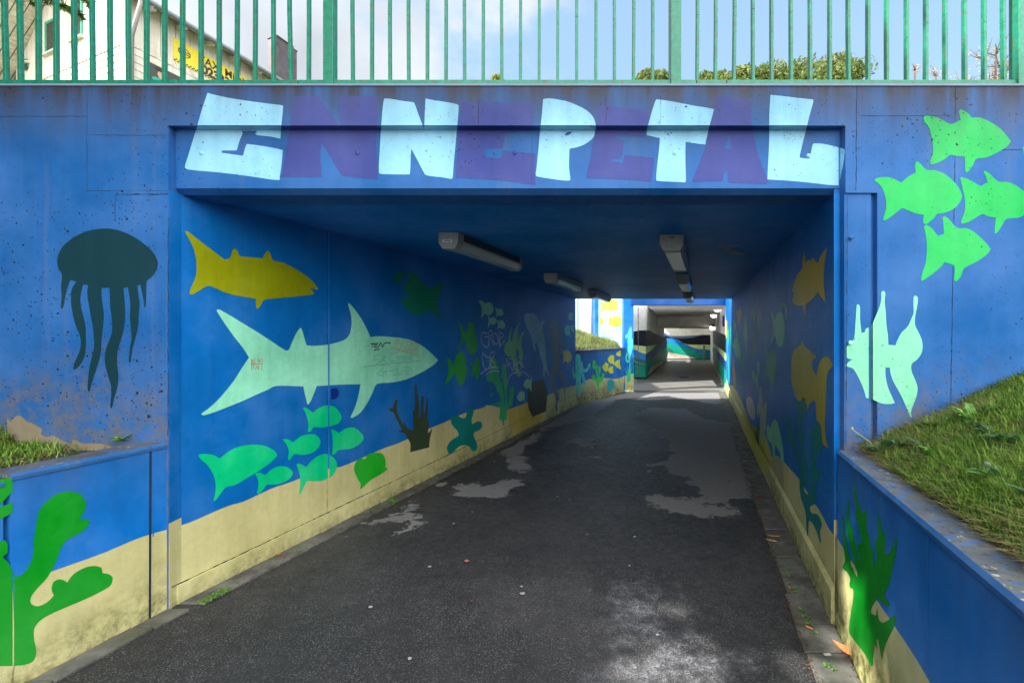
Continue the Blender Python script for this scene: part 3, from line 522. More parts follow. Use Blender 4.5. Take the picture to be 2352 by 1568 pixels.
decal('painted_sand_patch', "W2: 100,370 150,380 180,450 220,485 270,480 300,530 340,640 365,740 345,800 330,880 280,890 90,470", ZR, tun((188, 184, 62)), rw, .003, 'yellow green patch of the sea bed', sm=False)
decal('painted_rock', "W2: 365,750 400,735 440,760 470,830 475,1090 400,985 345,850", [([RUP], P_RW)], tun((170, 164, 118)), rw, .0028, 'rounded darker rock')
def R_(nm, col, lab, s, e=.0045): decal(nm, s, ZR, tun(col), rw, e, lab)
R_('painted_fish', (206, 172, 40), 'upper ochre fish with a face', "Z3: 862,148 863,180 850,260 843,350 845,440 855,555 845,545 820,510 798,478 770,520 740,550 712,572 707,620 703,655 696,610 688,575 650,578 618,560 612,540 622,490 612,475 612,455 625,410 650,350 682,310 690,250 700,180 705,220 708,262 730,248 752,243 762,222 770,240 800,268 820,220 845,180")
R_('painted_fish', (176, 158, 34), 'lower large ochre fish with curled tail', "Z3: 685,840 700,870 712,890 740,905 765,935 790,950 785,965 770,970 758,1000 760,1040 790,1095 800,1040 815,990 840,960 870,955 895,980 908,1025 895,1040 880,1060 865,1100 862,1180 W2: 850,200 848,320 840,440 845,540 860,620 875,662 862,660 835,640 815,590 810,500 790,430 770,420 762,340 758,260 740,240 715,260 695,300 680,345 675,280 650,240 610,245 580,210 565,150 545,80 540,20 Z3: 605,1100 603,1060 608,960 625,910 650,885 670,870")
R_('painted_fish', (112, 196, 158), 'upper mint anglerfish with a lure', "Z3: 520,625 525,590 540,560 555,558 570,590 572,640 568,680 560,675 560,630 555,590 545,575 535,585 528,620 545,650 553,700 556,770 550,830 540,870 525,888 505,870 490,830 483,800 470,830 458,860 450,855 465,800 470,740 465,690 450,640 452,620 465,620 478,650 483,690 495,650 510,628")
R_('painted_fish', (64, 160, 116), 'lower green anglerfish with a lure', "Z3: 413,890 420,890 432,950 445,920 465,905 470,910 480,905 490,940 500,1000 500,1050 495,1060 493,1010 480,930 478,930 490,990 490,1050 485,1100 480,1140 465,1160 450,1150 438,1110 430,1080 420,1100 405,1115 412,1070 420,1010 422,950")
MN = (120, 190, 160)
for nm, col, lab, s in (('painted_fish', (214, 176, 80), 'small ochre fish', "W1: 215,285 228,290 238,340 238,400 225,460 212,510 215,560 205,510 190,520 180,540 180,440 178,350 195,325"),
    ('painted_fish', MN, 'small mint fish, upper of two', "W1: 370,290 385,300 400,282 412,330 408,420 390,450 378,495 374,400"),
    ('painted_fish', MN, 'small mint fish, lower of two', "W1: 415,395 430,385 443,430 435,490 415,540 412,480"),
    ('painted_squid', (128, 142, 158), 'grey squid', "W1: 485,115 498,160 512,270 520,320 535,420 520,500 505,560 485,720 480,700 490,600 478,560 462,670 462,640 468,540 465,420 482,340 465,215 472,215 495,330 490,220"),
    ('painted_fish', MN, 'mint angelfish with long fins', "W1: 318,390 310,470 310,540 318,560 333,535 325,620 328,720 310,790 318,880 325,950 312,900 305,970 298,880 285,780 268,700 270,610 280,560 282,470 290,500 300,430"),
    ('painted_squid', (118, 132, 142), 'second grey squid, lower down', "W1: 410,590 428,630 435,750 450,830 455,880 440,960 415,1060 415,1020 425,930 408,940 400,1050 398,960 405,880 402,780 390,660 400,680 415,780 420,840 425,760"),
    ('painted_octopus', (110, 186, 160), 'mint octopus', "W1: 160,635 172,635 180,680 172,720 190,760 200,830 212,840 218,770 228,765 222,860 225,1000 222,1130 215,1100 205,1010 185,1030 182,1120 176,1040 150,1000 130,900 105,850 105,820 125,820 140,740 158,730"),
    ('painted_fish', MN, 'little mint fish', "W1: 470,1090 485,1070 495,1090 508,1075 505,1180 500,1340 492,1250 475,1220 465,1150"),
    ('painted_fish', MN, 'little mint fish', "W1: 400,1230 412,1215 425,1240 437,1215 430,1310 435,1420 420,1370 405,1340 395,1280"),
    ('painted_fish', MN, 'little mint fish', "W1: 455,1260 465,1255 482,1300 475,1360 485,1500 480,1520 455,1420 443,1340"),
    ('painted_kelp', (58, 140, 88), 'green kelp frond', "W1: 258,930 270,950 275,1100 270,1220 255,1230 245,1190 245,1050 250,970"),
    ('painted_kelp', (56, 140, 70), 'thin green kelp stem', "W1: 198,1020 210,1020 212,1500 220,1600 190,1600 195,1400"),
    ('painted_fish', MN, 'pair of tiny mint fish', "W1: 125,470 140,465 142,560 135,690 128,640 122,540"),
    ('painted_fish', MN, 'pair of tiny mint fish', "W1: 145,510 158,505 162,560 155,620 146,590"),
    ('painted_kelp', (196, 150, 60), 'ochre kelp strands', "W1: 118,1010 130,1010 140,1200 155,1300 150,1460 130,1460 118,1380 110,1200"),
    ('painted_jellyfish', (190, 186, 176), 'pale pinkish jellyfish', "W2: 140,240 150,215 170,205 195,230 210,290 218,350 212,410 190,410 165,370 145,310"),
    ('painted_coral', (150, 172, 150), 'pale grey green coral', "W2: 315,245 325,265 322,330 318,400 315,500 300,520 280,620 270,600 265,500 262,400 255,330 240,400 232,330 240,265 250,265 255,190 265,110 275,130 280,190 285,260 290,320 300,270"),
    ('painted_kelp', (36, 110, 36), 'dark green leaf', "W2: 235,420 250,470 265,480 255,560 250,660 238,620 222,560 228,470"),
    ('painted_coral', (120, 196, 150), 'mint coral standing on the rock', "W2: 395,405 415,430 440,520 460,620 472,700 478,780 480,830 470,835 455,780 440,710 420,670 398,630 395,700 400,780 385,740 370,690 368,625 340,600 322,545 322,480 332,455 348,470 355,500 370,440"),
    ('painted_kelp', (0, 122, 124), 'large teal branching kelp', "W2: 505,335 520,370 540,460 555,560 575,480 578,530 572,590 590,640 620,720 640,810 655,870 655,800 640,700 625,620 600,560 605,480 590,400 595,330 585,270 582,215 600,250 620,260 640,220 665,218 675,260 680,330 665,380 640,410 630,470 640,560 650,510 665,510 665,570 655,640 675,720 690,830 692,940 680,985 655,1000 660,1050 685,1075 700,1055 715,980 720,870 715,760 720,650 712,560 710,480 725,460 740,490 760,445 785,440 805,460 818,540 815,640 790,700 765,760 755,850 775,840 795,870 800,920 790,955 765,960 765,1050 765,1130 745,1165 710,1180 708,1210 730,1245 770,1250 800,1290 815,1350 800,1400 805,1460 808,1505 795,1500 775,1430 750,1370 720,1320 697,1310 695,1380 692,1455 682,1440 675,1330 672,1250 650,1170 625,1100 615,980 612,870 605,800 580,720 550,640 510,610 500,560 505,540 515,520 500,430"),
    ('painted_kelp', (30, 176, 148), 'turquoise kelp in the sunlit strip', "W1: 78,560 92,560 100,700 95,860 100,1100 88,1130 82,980 76,840 72,700"),
    ('painted_kelp', (30, 176, 148), 'turquoise kelp in the sunlit strip', "W1: 30,640 55,600 52,760 40,900 55,1100 62,1400 50,1480 42,1200 30,1000 22,800"),
    ('painted_fish', (226, 176, 60), 'yellow fish beside the sunlit strip', "W1: 12,470 26,480 28,640 18,740 8,720 5,560")):
    R_(nm, col, lab, s)

# ceiling and roof slab
ce = MB()
ce.hexa([(LWX(2.9)-.3, YR+.045, CEIL), (RWX(2.9)+.3, YR+.045, CEIL), (RWX(YE)+.3, YE, CEIL), (LWX(YE)-.3, YE, CEIL)],
        [(LWX(2.9)-.3, YR+.045, ZT-.15), (RWX(2.9)+.3, YR+.045, ZT-.15), (RWX(YE)+.3, YE, ZT-.3), (LWX(YE)-.3, YE, ZT-.3)])
ceil = ce.build('tunnel_ceiling', paint((2, 116, 196), .1, None, None, .55, .5)); tag(ceil, 'dark blue painted ceiling slab of the first tunnel', 'ceiling')
P_C = (Vector((0, 0, CEIL)), Vector((0, 0, -1)))
for s in ("V6: 232,232 245,217 290,212 350,215 390,220 340,235 320,245 290,248 262,238", "V6: 270,250 320,245 380,262 445,275 400,285 330,282 290,268"):
    decal('scuff_mark', s, [([], P_C)], plain('scuff', (128, 146, 176), .8, var=.4, sc=60), ceil, .003)
m = MB(); seam(m, 1390, 478, 1560, 600, .003, P_C, .003, .003); m.build('crack', M_JOINT, ceil)

# ---- wing walls ----------------------------------------------------------
ZW = EYE-.705
lg = empty('wing_wall', (LGX(2.5), 2.5, 0)); tag(lg, 'low blue retaining wall left of the path with green coral and mossy sand painted on it', 'retaining wall')
G0 = 2.165; m = MB(); wall(m, LGX, G0, YF, -1, .17, -.3, ZW+.045); m.build('wall_body', M_WING, lg)
def coping(parent, fx, d0, d1, side, z, sheet=.20):
    mb = MB(); e = -side*.006; t = side*sheet
    for (a, b) in [(d0, d1)]:
        n = 14
        for i in range(n):
            y0 = a+(b-a)*i/n; y1 = a+(b-a)*(i+1)/n; X0, X1 = fx(y0), fx(y1)
            pr = [(e, z-.012), (e, z+.004), (e+side*.014, z+.018), (t, z+.018), (t, z-.012)]
            for k in range(4): mb.face([(X0+pr[k][0], y0, pr[k][1]), (X1+pr[k][0], y1, pr[k][1]), (X1+pr[k+1][0], y1, pr[k+1][1]), (X0+pr[k+1][0], y0, pr[k+1][1])], 1 if k < 2 else 0)
        for y in (a, b):
            X = fx(y); mb.face([(X+q[0], y, q[1]) for q in pr], 0)
    return mb.build('coping', [M_COPE, M_EDGE], parent)
coping(lg, LGX, G0, YF-.002, -1, ZW+.045, .17)
m = MB(); seam(m, 345.5, 1026, 344, 1420, .016, P_LG, .003, .0, .05); m.build('seams', M_JOINT, lg)
m = MB(); seam(m, 352, 1027, 351.4, 1232, .010, P_LG, .0048, .003, .3); m.build('mortar_edge', M_WING, lg)
m = MB(); seam(m, 351.4, 1232, 351, 1417, .010, P_LG, .0048, .003, .3); m.build('mortar_edge', M_WSAND, lg)
ZG = [([], P_LG)]
decal('painted_sand', "V7: 1030,627 910,660 800,700 650,765 500,820 300,890 85,960 85,1620 130,1590 910,1200 1032,1140", ZG, M_WSAND, lg, .0015, 'sandy sea bed with green moss stains')
decal('painted_coral', "V7: 85,915 130,905 170,860 200,790 205,700 220,600 240,510 290,450 360,405 430,395 490,410 522,455 520,505 483,568 520,562 545,575 545,595 510,635 450,670 400,700 370,750 340,830 290,920 240,975 195,1030 185,1070 205,1092 240,1095 290,1070 330,1030 315,995 325,950 360,932 395,940 410,952 450,900 520,860 580,850 620,860 628,895 665,900 690,920 680,965 630,1000 530,1050 400,1105 300,1150 240,1190 208,1240 210,1310 222,1370 205,1430 150,1455 85,1462", ZG, wing((0, 150, 28)), lg, .0035, 'big green branching coral')
lg2 = empty('wing_wall', (LGX(1.2), 1.2, 0)); tag(lg2, 'next segment of the left retaining wall beyond the open black joint, green coral at its end', 'retaining wall')
m = MB(); wall(m, LGX, -3.2, 2.142, -1, .17, -.3, ZW+.025, .0); m.build('wall_body', M_WING, lg2)
coping(lg2, LGX, -3.2, 2.142, -1, ZW+.025, .17)
m = MB(); wall(m, LGX, 2.142, 2.165, -1, .15, -.3, ZW+.01, -.03); m.build('joint_filler', plain('joint_black', (12, 12, 12), .95), lg2)
decal('painted_sand', "V7: 76,960 -140,1050 -600,1150 -600,2600 -140,1800 76,1640", ZG, M_WSAND, lg2, .0015)
decal('painted_coral', "V7: -300,420 0,318 60,312 76,318 76,395 60,410 0,475 -200,560 -160,600 0,490 76,462 76,522 50,540 0,565 -200,680 -60,720 0,700 30,692 48,720 45,770 15,795 50,830 76,880 76,1462 0,1462 -200,1480 -420,1200", ZG, wing((0, 150, 28)), lg2, .0035, sm=False)

rg = empty('wing_wall', (RWX(1.5), 1.5, 0)); tag(rg, 'blue retaining wall right of the path with green spiky coral, bank of grass behind it', 'retaining wall')
m = MB(); wall(m, RWX, -3.2, YF-.002, 1, .16, -.3, ZW); m.build('wall_body', M_WING, rg)
coping(rg, RWX, -3.2, YF-.004, 1, ZW, .155)
m = MB()
for x, y0, y1 in ((1999, 1105, 1352), (2131, 1214, 1550)): seam(m, x, y0, x-1, y1, .016, P_RG, .0028, .0, 0)
m.build('joint_ridge', paint((30, 122, 204), .1, None, None, .4), rg)
m = MB(); seam(m, 1998, 1352, 1996, 1600, .016, P_RG, .0028, 0, 0); m.build('joint_ridge', M_WSAND, rg)
m = MB(); seam(m, 1923.5, 1046, 1920, 1440, .008, P_RG, .003, .003); m.build('seams', M_JOINT, rg)
ZGR = [([], P_RG)]
decal('painted_sand', "V9: 932,668 960,700 1000,770 1090,900 1190,1060 1300,1220 1400,1370 1480,1500 1520,1568 1700,1820 1800,2100 1500,2200 1100,1580 935,1240", ZGR, M_WSAND, rg, .0015, 'sandy sea bed')
decal('painted_coral', "V9: 1045,320 1060,380 1075,450 1100,530 1128,500 1130,560 1130,640 1145,660 1150,720 1165,740 1172,800 1178,860 1190,800 1185,740 1175,690 1195,700 1200,600 1192,510 1215,580 1225,650 1240,640 1245,700 1240,760 1250,785 1280,760 1305,680 1318,685 1310,740 1300,810 1285,880 1270,950 1245,1010 1232,1020 1245,1045 1270,1080 1270,1100 1250,1095 1215,1065 1205,1050 1180,1070 1160,1110 1155,1140 1185,1155 1195,1108 1205,1180 1230,1200 1265,1180 1305,1145 1305,1190 1290,1240 1265,1290 1240,1350 1222,1430 1210,1360 1200,1300 1190,1300 1195,1362 1180,1330 1172,1380 1168,1460 1155,1465 1130,1410 1095,1360 1040,1290 1020,1250 1030,1150 1045,1060 1045,995 1028,985 1022,960 1028,930 1010,890 985,870 982,850 995,820 985,720 980,620 975,540 985,560 1000,660 1015,760 1030,800 1030,840 1045,870 1070,920 1072,890 1055,850 1040,780 1020,700 1005,600 1005,520 1020,445 1022,460 1020,540 1030,620 1042,590 1045,640 1055,700 1075,780 1085,830 1088,800 1075,760 1065,700 1060,675 1085,720 1095,700 1085,640 1075,580 1060,540 1060,510 1070,515 1055,430 1045,360", ZGR, wing((0, 146, 30)), rg, .0035, 'spiky green coral')

# ---- the open court between the two tunnels --------------------------------
PXA, PYA, PXB, PYB = LWX(YE), YE, 2.19, 14.4
KP = (PXB-PXA)/(PYB-PYA)
P_LP = vplane(PXA, PYA, KP); LPX = lambda d: PXA+KP*(d-PYA)
lp = empty('parapet_wall', (1.4, 13, 0)); tag(lp, 'low blue parapet under the open court with octopus, yellow fish and mossy foot', 'wall')
ZP = EYE-.44
m = MB(); wall(m, LPX, PYA+.004, PYB, -1, .2, -.3, ZP); m.build('wall_body', paint(BLUE, .3, (.9, 1.3, .4), None), lp)
m = MB(); wall(m, LPX, PYA+.004, PYB, -1, .24, ZP, ZP+.045, .02); m.build('coping', M_COPE, lp)
m = MB(); wall(m, LPX, PYA+.004, PYB-.1, 1, .02, -.3, .29, 0.0); m.build('plinth', paint((190, 184, 136), .3, None, (-.05, .5, 1.0, *MOSS)), lp)
LPA = (875-903)/113.; LPC = 903-LPA*1321
ZLP = [([(-1, 0, -1321.5), (-LPA, 1, LPC)], P_LP), ([(-1, 0, -1321.5), (LPA, -1, -LPC)], (P_LP[0]+P_LP[1]*.0205, P_LP[1]))]
M_LPS = paint(SAND, .2, None, (.05, .5, .8, *MOSS))
ZLU = [([(-1, 0, -1321.5), (-LPA, 1, LPC+3)], P_LP)]
decal('painted_sand', "Z1: 263,1245 280,1245 340,1225 400,1180 450,1160 520,1155 600,1152 680,1150 760,1160 820,1150 870,1130 905,1118 905,1330 263,1495", ZLU, M_LPS, lp, .0025, 'sandy sea bed')
def C_(nm, col, lab, s): decal(nm, s, ZLP, tun(col), lp, .003, lab)
OCT = "Z1: 270,855 295,842 320,855 332,890 335,930 355,945 360,985 365,1030 390,1035 415,1015 425,975 440,958 458,970 455,1030 445,1022 445,990 435,1000 432,1040 410,1070 385,1075 360,1070 375,1110 390,1170 405,1210 400,1245 378,1240 360,1190 345,1130 338,1090 335,1150 335,1250 330,1350 320,1385 300,1390 300,1330 305,1250 305,1190 290,1250 280,1330 272,1340 268,1280 272,1200 270,1140 250,1160 235,1130 225,1080 230,1010 243,985 240,1040 245,1080 258,1100 263,1060 262,960"
C_('painted_octopus', (74, 206, 200), 'turquoise octopus', OCT)
decal('painted_octopus_arm', OCT, Z_LWX, tun((74, 206, 200)), lw, .0045)
C_('painted_coral', (66, 196, 84), 'light green coral', "Z1: 485,955 495,925 515,920 530,940 530,975 550,990 548,1020 540,1040 550,1080 562,1130 572,1110 560,1080 560,1040 565,1000 580,995 588,1020 585,1070 575,1110 580,1140 600,1130 600,1100 610,1085 632,1088 635,1120 625,1160 622,1185 600,1195 575,1210 570,1260 562,1310 555,1300 548,1260 530,1230 520,1180 490,1180 485,1155 475,1150 470,1120 490,1105 515,1115 520,1145 540,1150 535,1110 525,1060 510,1030 480,1025")
for s in ("Z1: 825,800 842,800 845,870 835,865 825,882 815,868 795,860 787,840 800,820 815,815", "Z1: 720,850 735,858 762,865 758,900 765,985 750,975 740,960 725,970 715,965 690,940 678,910 690,885 705,870", "Z1: 835,900 832,960 850,1040 830,1035 815,1015 805,1030 798,1015 775,990 768,965 780,940 800,920 820,922", "Z1: 655,938 660,955 690,965 685,1000 690,1060 670,1060 650,1085 645,1065 620,1040 608,1010 620,985 640,965", "Z1: 745,1000 745,1040 752,1095 740,1080 715,1095 700,1080 685,1060 690,1030 710,1000 730,1000"):
    C_('painted_fish', (206, 206, 40), 'small yellow fish in a shoal of five', s)
C_('painted_shell', (44, 160, 168), 'teal shell', "Z1: 680,1185 700,1170 715,1162 735,1172 755,1190 762,1215 765,1270 740,1300 700,1315 678,1310 672,1250")
pi = empty('pillar', (2.34, 14.5, 0)); tag(pi, 'blue pillar at the end of the parapet with a turquoise seahorse painted on it', 'pillar')
PF = fplane(14.4)
m = MB(); m.box(2.17, 2.47, 14.4, 14.75, -.3, 3.1); m.build('wall_body', M_TUN, pi)
decal('painted_sand', "Z1: 900,1118 960,1100 1010,1090 1010,1420 900,1420", [([(1, 0, 1455.2), (-1, 0, -1433)], PF)], M_SAND, pi, .0015)
decal('painted_seahorse', "Z1: 968,495 980,510 985,590 982,630 995,660 1000,700 995,780 985,800 975,860 960,920 945,950 925,955 908,930 905,870 920,830 940,820 945,850 935,870 925,860 922,900 930,925 945,915 942,880 932,800 935,720 930,680 945,620 920,645 908,640 905,605 935,580 945,545", [([], PF)], tun((78, 212, 190)), pi, .003, 'turquoise seahorse')
decal('painted_seaweed', "Z1: 955,930 970,960 965,1050 980,1010 975,1070 972,1100 972,1195 925,1205 920,1110 905,1040 900,1010 920,1070 935,1080 930,990 945,1050 955,1000", [([], PF)], tun((50, 200, 150)), pi, .0045, 'green weed under the seahorse')
bm_ = MB(); bm_.box(2.40, RWX(14.4)+.0, 14.34, 14.62, CEIL+.022, 3.1)
o = bm_.build('beam', paint((20, 70, 134), .2, None, None, .6, .8)); tag(o, 'blue concrete beam across the far end of the open court', 'beam')
# court walls behind the grass slope
PALE = paint((120, 178, 232), .4, None, None, .7, .6)
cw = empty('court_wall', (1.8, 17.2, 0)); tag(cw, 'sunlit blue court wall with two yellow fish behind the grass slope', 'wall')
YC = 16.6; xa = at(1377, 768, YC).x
m = MB(); m.box(xa, 2.75, YC, YC+.3, -.2, 5.2); m.build('wall_body', paint((172, 208, 240), .4, None, None, .7, .6), cw)  # blue paint lightened: the bleaching sun is put into the wall colour
PCW = fplane(YC)
for s, lb in (("Z1: 575,150 600,170 640,185 680,160 720,145 780,148 810,180 820,215 790,230 820,240 800,275 760,295 700,290 650,280 610,300 565,320 590,270 590,210", 'yellow fish under the roof edge'),
              ("Z1: 680,340 700,365 730,380 770,358 820,358 860,385 872,425 840,430 870,445 840,485 790,495 740,490 710,470 670,500 690,440 690,390", 'yellow fish in the middle of the court wall'),
              ("Z1: 515,345 540,360 580,372 620,390 620,470 560,475 515,490 530,420", 'small yellow fish at the corner')):
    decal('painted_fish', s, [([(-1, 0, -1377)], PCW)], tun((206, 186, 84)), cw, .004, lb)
cw2 = empty('court_wall', (.9, 18.2, 0)); tag(cw2, 'pale sunlit court wall at the back left with a narrow green line and a drainpipe', 'wall')
YC2 = 18.2; m = MB(); m.box(-3.2, at(1360, 768, YC2).x, YC2, YC2+.3, -.2, 5.0); m.box(at(1360, 768, YC2).x, xa+.25, YC+.3, YC2, -.2, 5.2, 1)
m.build('wall_body', [paint((226, 232, 238), .2, None, None, .8, .5), paint(BLUE, .3, None, None, .7, .6)], cw2)
m = MB(); a = at(1327, 768, YC2-.012).x; m.box(a-.02, a+.02, YC2-.012, YC2, 0, 5); m.build('green_strip', plain('green_strip', (90, 220, 40), .5), cw2)
dp = MB(); a = at(1358, 768, YC2-.07).x; dp.tube([(a, YC2-.07, 0), (a, YC2-.07, 5)], .045, 10)
for z in (1.5, 2.35, 3.3): dp.tube([(a, YC2-.07, z), (a, YC2-.07, z+.04)], .055, 10)
o = dp.build('drainpipe', plain('pipe', (196, 170, 164), .5), smooth=True); tag(o, 'pinkish drainpipe running down the pale court wall', 'pipe')

# ---- second tunnel -------------------------------------------------------
YP = 18.4; X2 = lambda d: 3.63+.31*(d-YP)
st = empty('tunnel_wall', (X2(22), 22, 0)); tag(st, 'left wall of the second tunnel, white above with black, yellow and teal waves', 'wall')
WHT = paint((244, 242, 236), .1, None, None, .55, .5)
m = MB(); m.box(at(1455, 768, YP).x-3, X2(YP), YP, YP+.35, -.3, 3.05)
wall(m, X2, YP+.34, 28.5, -1, .35, -.3, 3.05, .0); m.build('wall_body', WHT, st)
PP = fplane(YP); P2 = vplane(X2(YP), YP, .31); PB = fplane(33.0)
BLK = tun((26, 28, 44)); YEL = tun((214, 226, 156)); SKY_ = tun((20, 132, 206)); TEA = tun((0, 160, 136)); GRY = tun((96, 124, 158)); SKN = tun((206, 196, 180)); MAR = tun((16, 86, 150))
def band(nm, s, zones, mat, parent, e): decal(nm, s, zones, mat, parent, e, sm=True, it=1)
zc = [([(1, 0, 1483.4)], PP)]
band('painted_wave', "Z1: 700,560 1010,552 1080,540 1165,540 1165,745 1010,728 700,725", zc, BLK, st, .002)
band('painted_wave', "Z1: 700,725 1010,728 1165,745 1165,842 1080,815 1010,780 700,760", zc, YEL, st, .003)
band('painted_wave', "Z1: 700,760 1010,780 1080,815 1165,842 1165,960 1010,900 700,880", zc, SKY_, st, .002)
band('painted_wave', "Z1: 700,880 1010,900 1165,960 1165,1142 700,1142", zc, TEA, st, .0025)
band('skirting', "Z1: 700,1142 1165,1142 1165,1200 700,1200", zc, tun((18, 18, 20)), st, .004)
zs = [([], P2)]
band('painted_wave', "Z1: 1165,545 1215,540 1260,575 1330,600 1430,640 1430,655 1390,690 1310,720 1165,745", zs, BLK, st, .002)
band('painted_wave', "Z1: 1165,745 1310,718 1280,750 1230,800 1165,842", zs, YEL, st, .003)
band('painted_wave', "Z1: 1165,842 1230,800 1310,720 1390,690 1432,655 1432,760 1300,850 1165,960", zs, MAR, st, .002)
band('painted_wave', "Z1: 1165,960 1300,850 1432,760 1432,925 1165,1145", zs, TEA, st, .0025)
band('painted_wave', "Z1: 1190,1120 1230,1020 1290,975 1350,940 1380,950 1385,965 1190,1125", zs, SKN, st, .0035)
band('skirting', "Z1: 1165,1140 1432,922 1432,945 1165,1185", zs, tun((18, 18, 20)), st, .004)
m = MB(); seam(m, 1466, 703, 1466, 865, .05, PP, .004, 0); m.build('seams', plain('seam_grey', (120, 120, 118), .8), st)
rw2 = empty('tunnel_wall', (RWX(22), 22, 0)); tag(rw2, 'right wall of the second tunnel with dark wave bands behind the round lamps', 'wall')
m = MB(); wall(m, RWX, 14.4, 33.3, 1, .3, -.3, 3.05); m.build('wall_body', WHT, rw2)
zq = [([], P_RW)]
band('painted_wave', "Z1: 2028,545 2080,560 2190,600 2190,835 2100,760 2028,700", zq, BLK, rw2, .002)
band('painted_wave', "Z1: 2028,700 2100,760 2190,835 2190,935 2120,840 2028,745", zq, YEL, rw2, .003)
band('painted_wave', "Z1: 2028,745 2120,840 2190,935 2190,1050 2028,850", zq, MAR, rw2, .002)
band('painted_wave', "Z1: 2028,850 2190,1050 2190,1330 2120,1130 2028,900", zq, TEA, rw2, .0025)
band('painted_wave', "Z1: 2028,895 2120,1130 2190,1330 2190,1420 2028,935", zq, SKN, rw2, .0035)
bw = empty('end_wall', (9, 33.1, 0)); tag(bw, 'far end wall with flowing black, blue, green and yellow waves under white', 'wall')
m = MB(); m.box(2, 12.5, 33.0, 33.3, -.3, 3.05); m.build('wall_body', WHT, bw)
zb = [([], PB)]
band('painted_wave', "Z1: 1380,560 1437,585 1480,605 1560,612 1700,610 1880,597 2060,600 2060,660 1380,660", zb, GRY, bw, .003)
band('painted_wave', "Z1: 1380,600 1437,610 1500,635 1600,645 1750,635 1900,600 2060,600 2060,725 1700,722 1380,722", zb, BLK, bw, .006)
band('painted_wave', "Z1: 1380,640 1437,640 1530,650 1600,675 1700,720 2060,725 2060,800 1380,800", zb, YEL, bw, .009)
band('painted_wave', "Z1: 1380,640 1437,640 1530,650 1600,680 1700,728 1800,770 1900,780 2060,795 2060,910 1380,910", zb, SKY_, bw, .012)
band('painted_wave', "Z1: 1380,680 1437,680 1480,710 1600,745 1750,790 1900,850 2060,890 2060,910 1380,910", zb, TEA, bw, .015)
band('painted_wave', "Z1: 1380,805 1437,812 1560,840 1700,865 1780,885 1812,908 1380,912", zb, SKN, bw, .018)
band('skirting', "Z1: 1380,900 2060,905 2060,935 1380,935", zb, tun((18, 18, 20)), bw, .021)
m = MB(); YO = 33.0                                   # the stairwells left of the second tunnel are open to the sky
m.hexa([(2.9, 14.62, 2.66), (RWX(14.62)+.3, 14.62, 2.66), (RWX(YO)+.3, YO, 2.66), (X2(YO)-.36, YO, 2.66)],
       [(2.9, 14.62, 3.1), (RWX(14.62)+.3, 14.62, 3.1), (RWX(YO)+.3, YO, 3.1), (X2(YO)-.36, YO, 3.1)])
m.hexa([(X2(24.2)-.3, 24.2, 2.13), (RWX(24.2), 24.2, 2.13), (RWX(YO), YO, 2.13), (X2(YO)-.3, YO, 2.13)],
       [(X2(24.2)-.3, 24.2, 2.66), (RWX(24.2), 24.2, 2.66), (RWX(YO), YO, 2.66), (X2(YO)-.3, YO, 2.66)])
o = m.build('tunnel_ceiling', paint((240, 234, 226), .05, None, None, .6, .3)); tag(o, 'off white ceiling of the second tunnel with a lower lintel halfway', 'ceiling')
# stairs that climb to the left behind the pillar
sp = empty('stairs', (2.6, 16, 0)); tag(sp, 'stone stairs climbing left behind the pillar', 'stairs')
for i in range(6):
    m = MB(); m.box(2.95-.32*(i+1)-1.2, 3.05-.32*i, 17.0, 18.38, -.1+.165*i, .10+.165*i); m.build('step', plain('step', (150, 140, 132), .8), sp)
# ---------------------------------------------------------------- the path: one asphalt sheet, dry and wet areas measured on it, dappled sun painted in
def PLX(d): return LGX(d) if d < 2.8 else (LWX(d) if d < YE else (LPX(d) if d < 14.4 else 2.47-1.0+.31*(d-14.4)))
def zfl(x, d):
    a, b = PLX(min(d, 14.3)), RWX(d); u = min(1, max(0, (x-a)/(b-a))); return zl(d)*(1-u)+zr(d)*u
def ground_pt(x, y):
    d = 3.0
    for _ in range(30):
        X = (x-PX)/F*d; z = zfl(X, d); d = (EYE-z)*F/(y-PY)
    return ((x-PX)/F*d, d)
def sdist(p, poly):
    x, y = p; ins = False; best = 1e9; n = len(poly)
    for i in range(n):
        x1, y1 = poly[i-1]; x2, y2 = poly[i]
        if (y1 > y) != (y2 > y) and x < (x2-x1)*(y-y1)/(y2-y1)+x1: ins = not ins
        dx, dy = x2-x1, y2-y1; t = max(0, min(1, ((x-x1)*dx+(y-y1)*dy)/(dx*dx+dy*dy+1e-12)))
        best = min(best, (x-x1-t*dx)**2+(y-y1-t*dy)**2)
    return math.sqrt(best)*(1 if ins else -1)
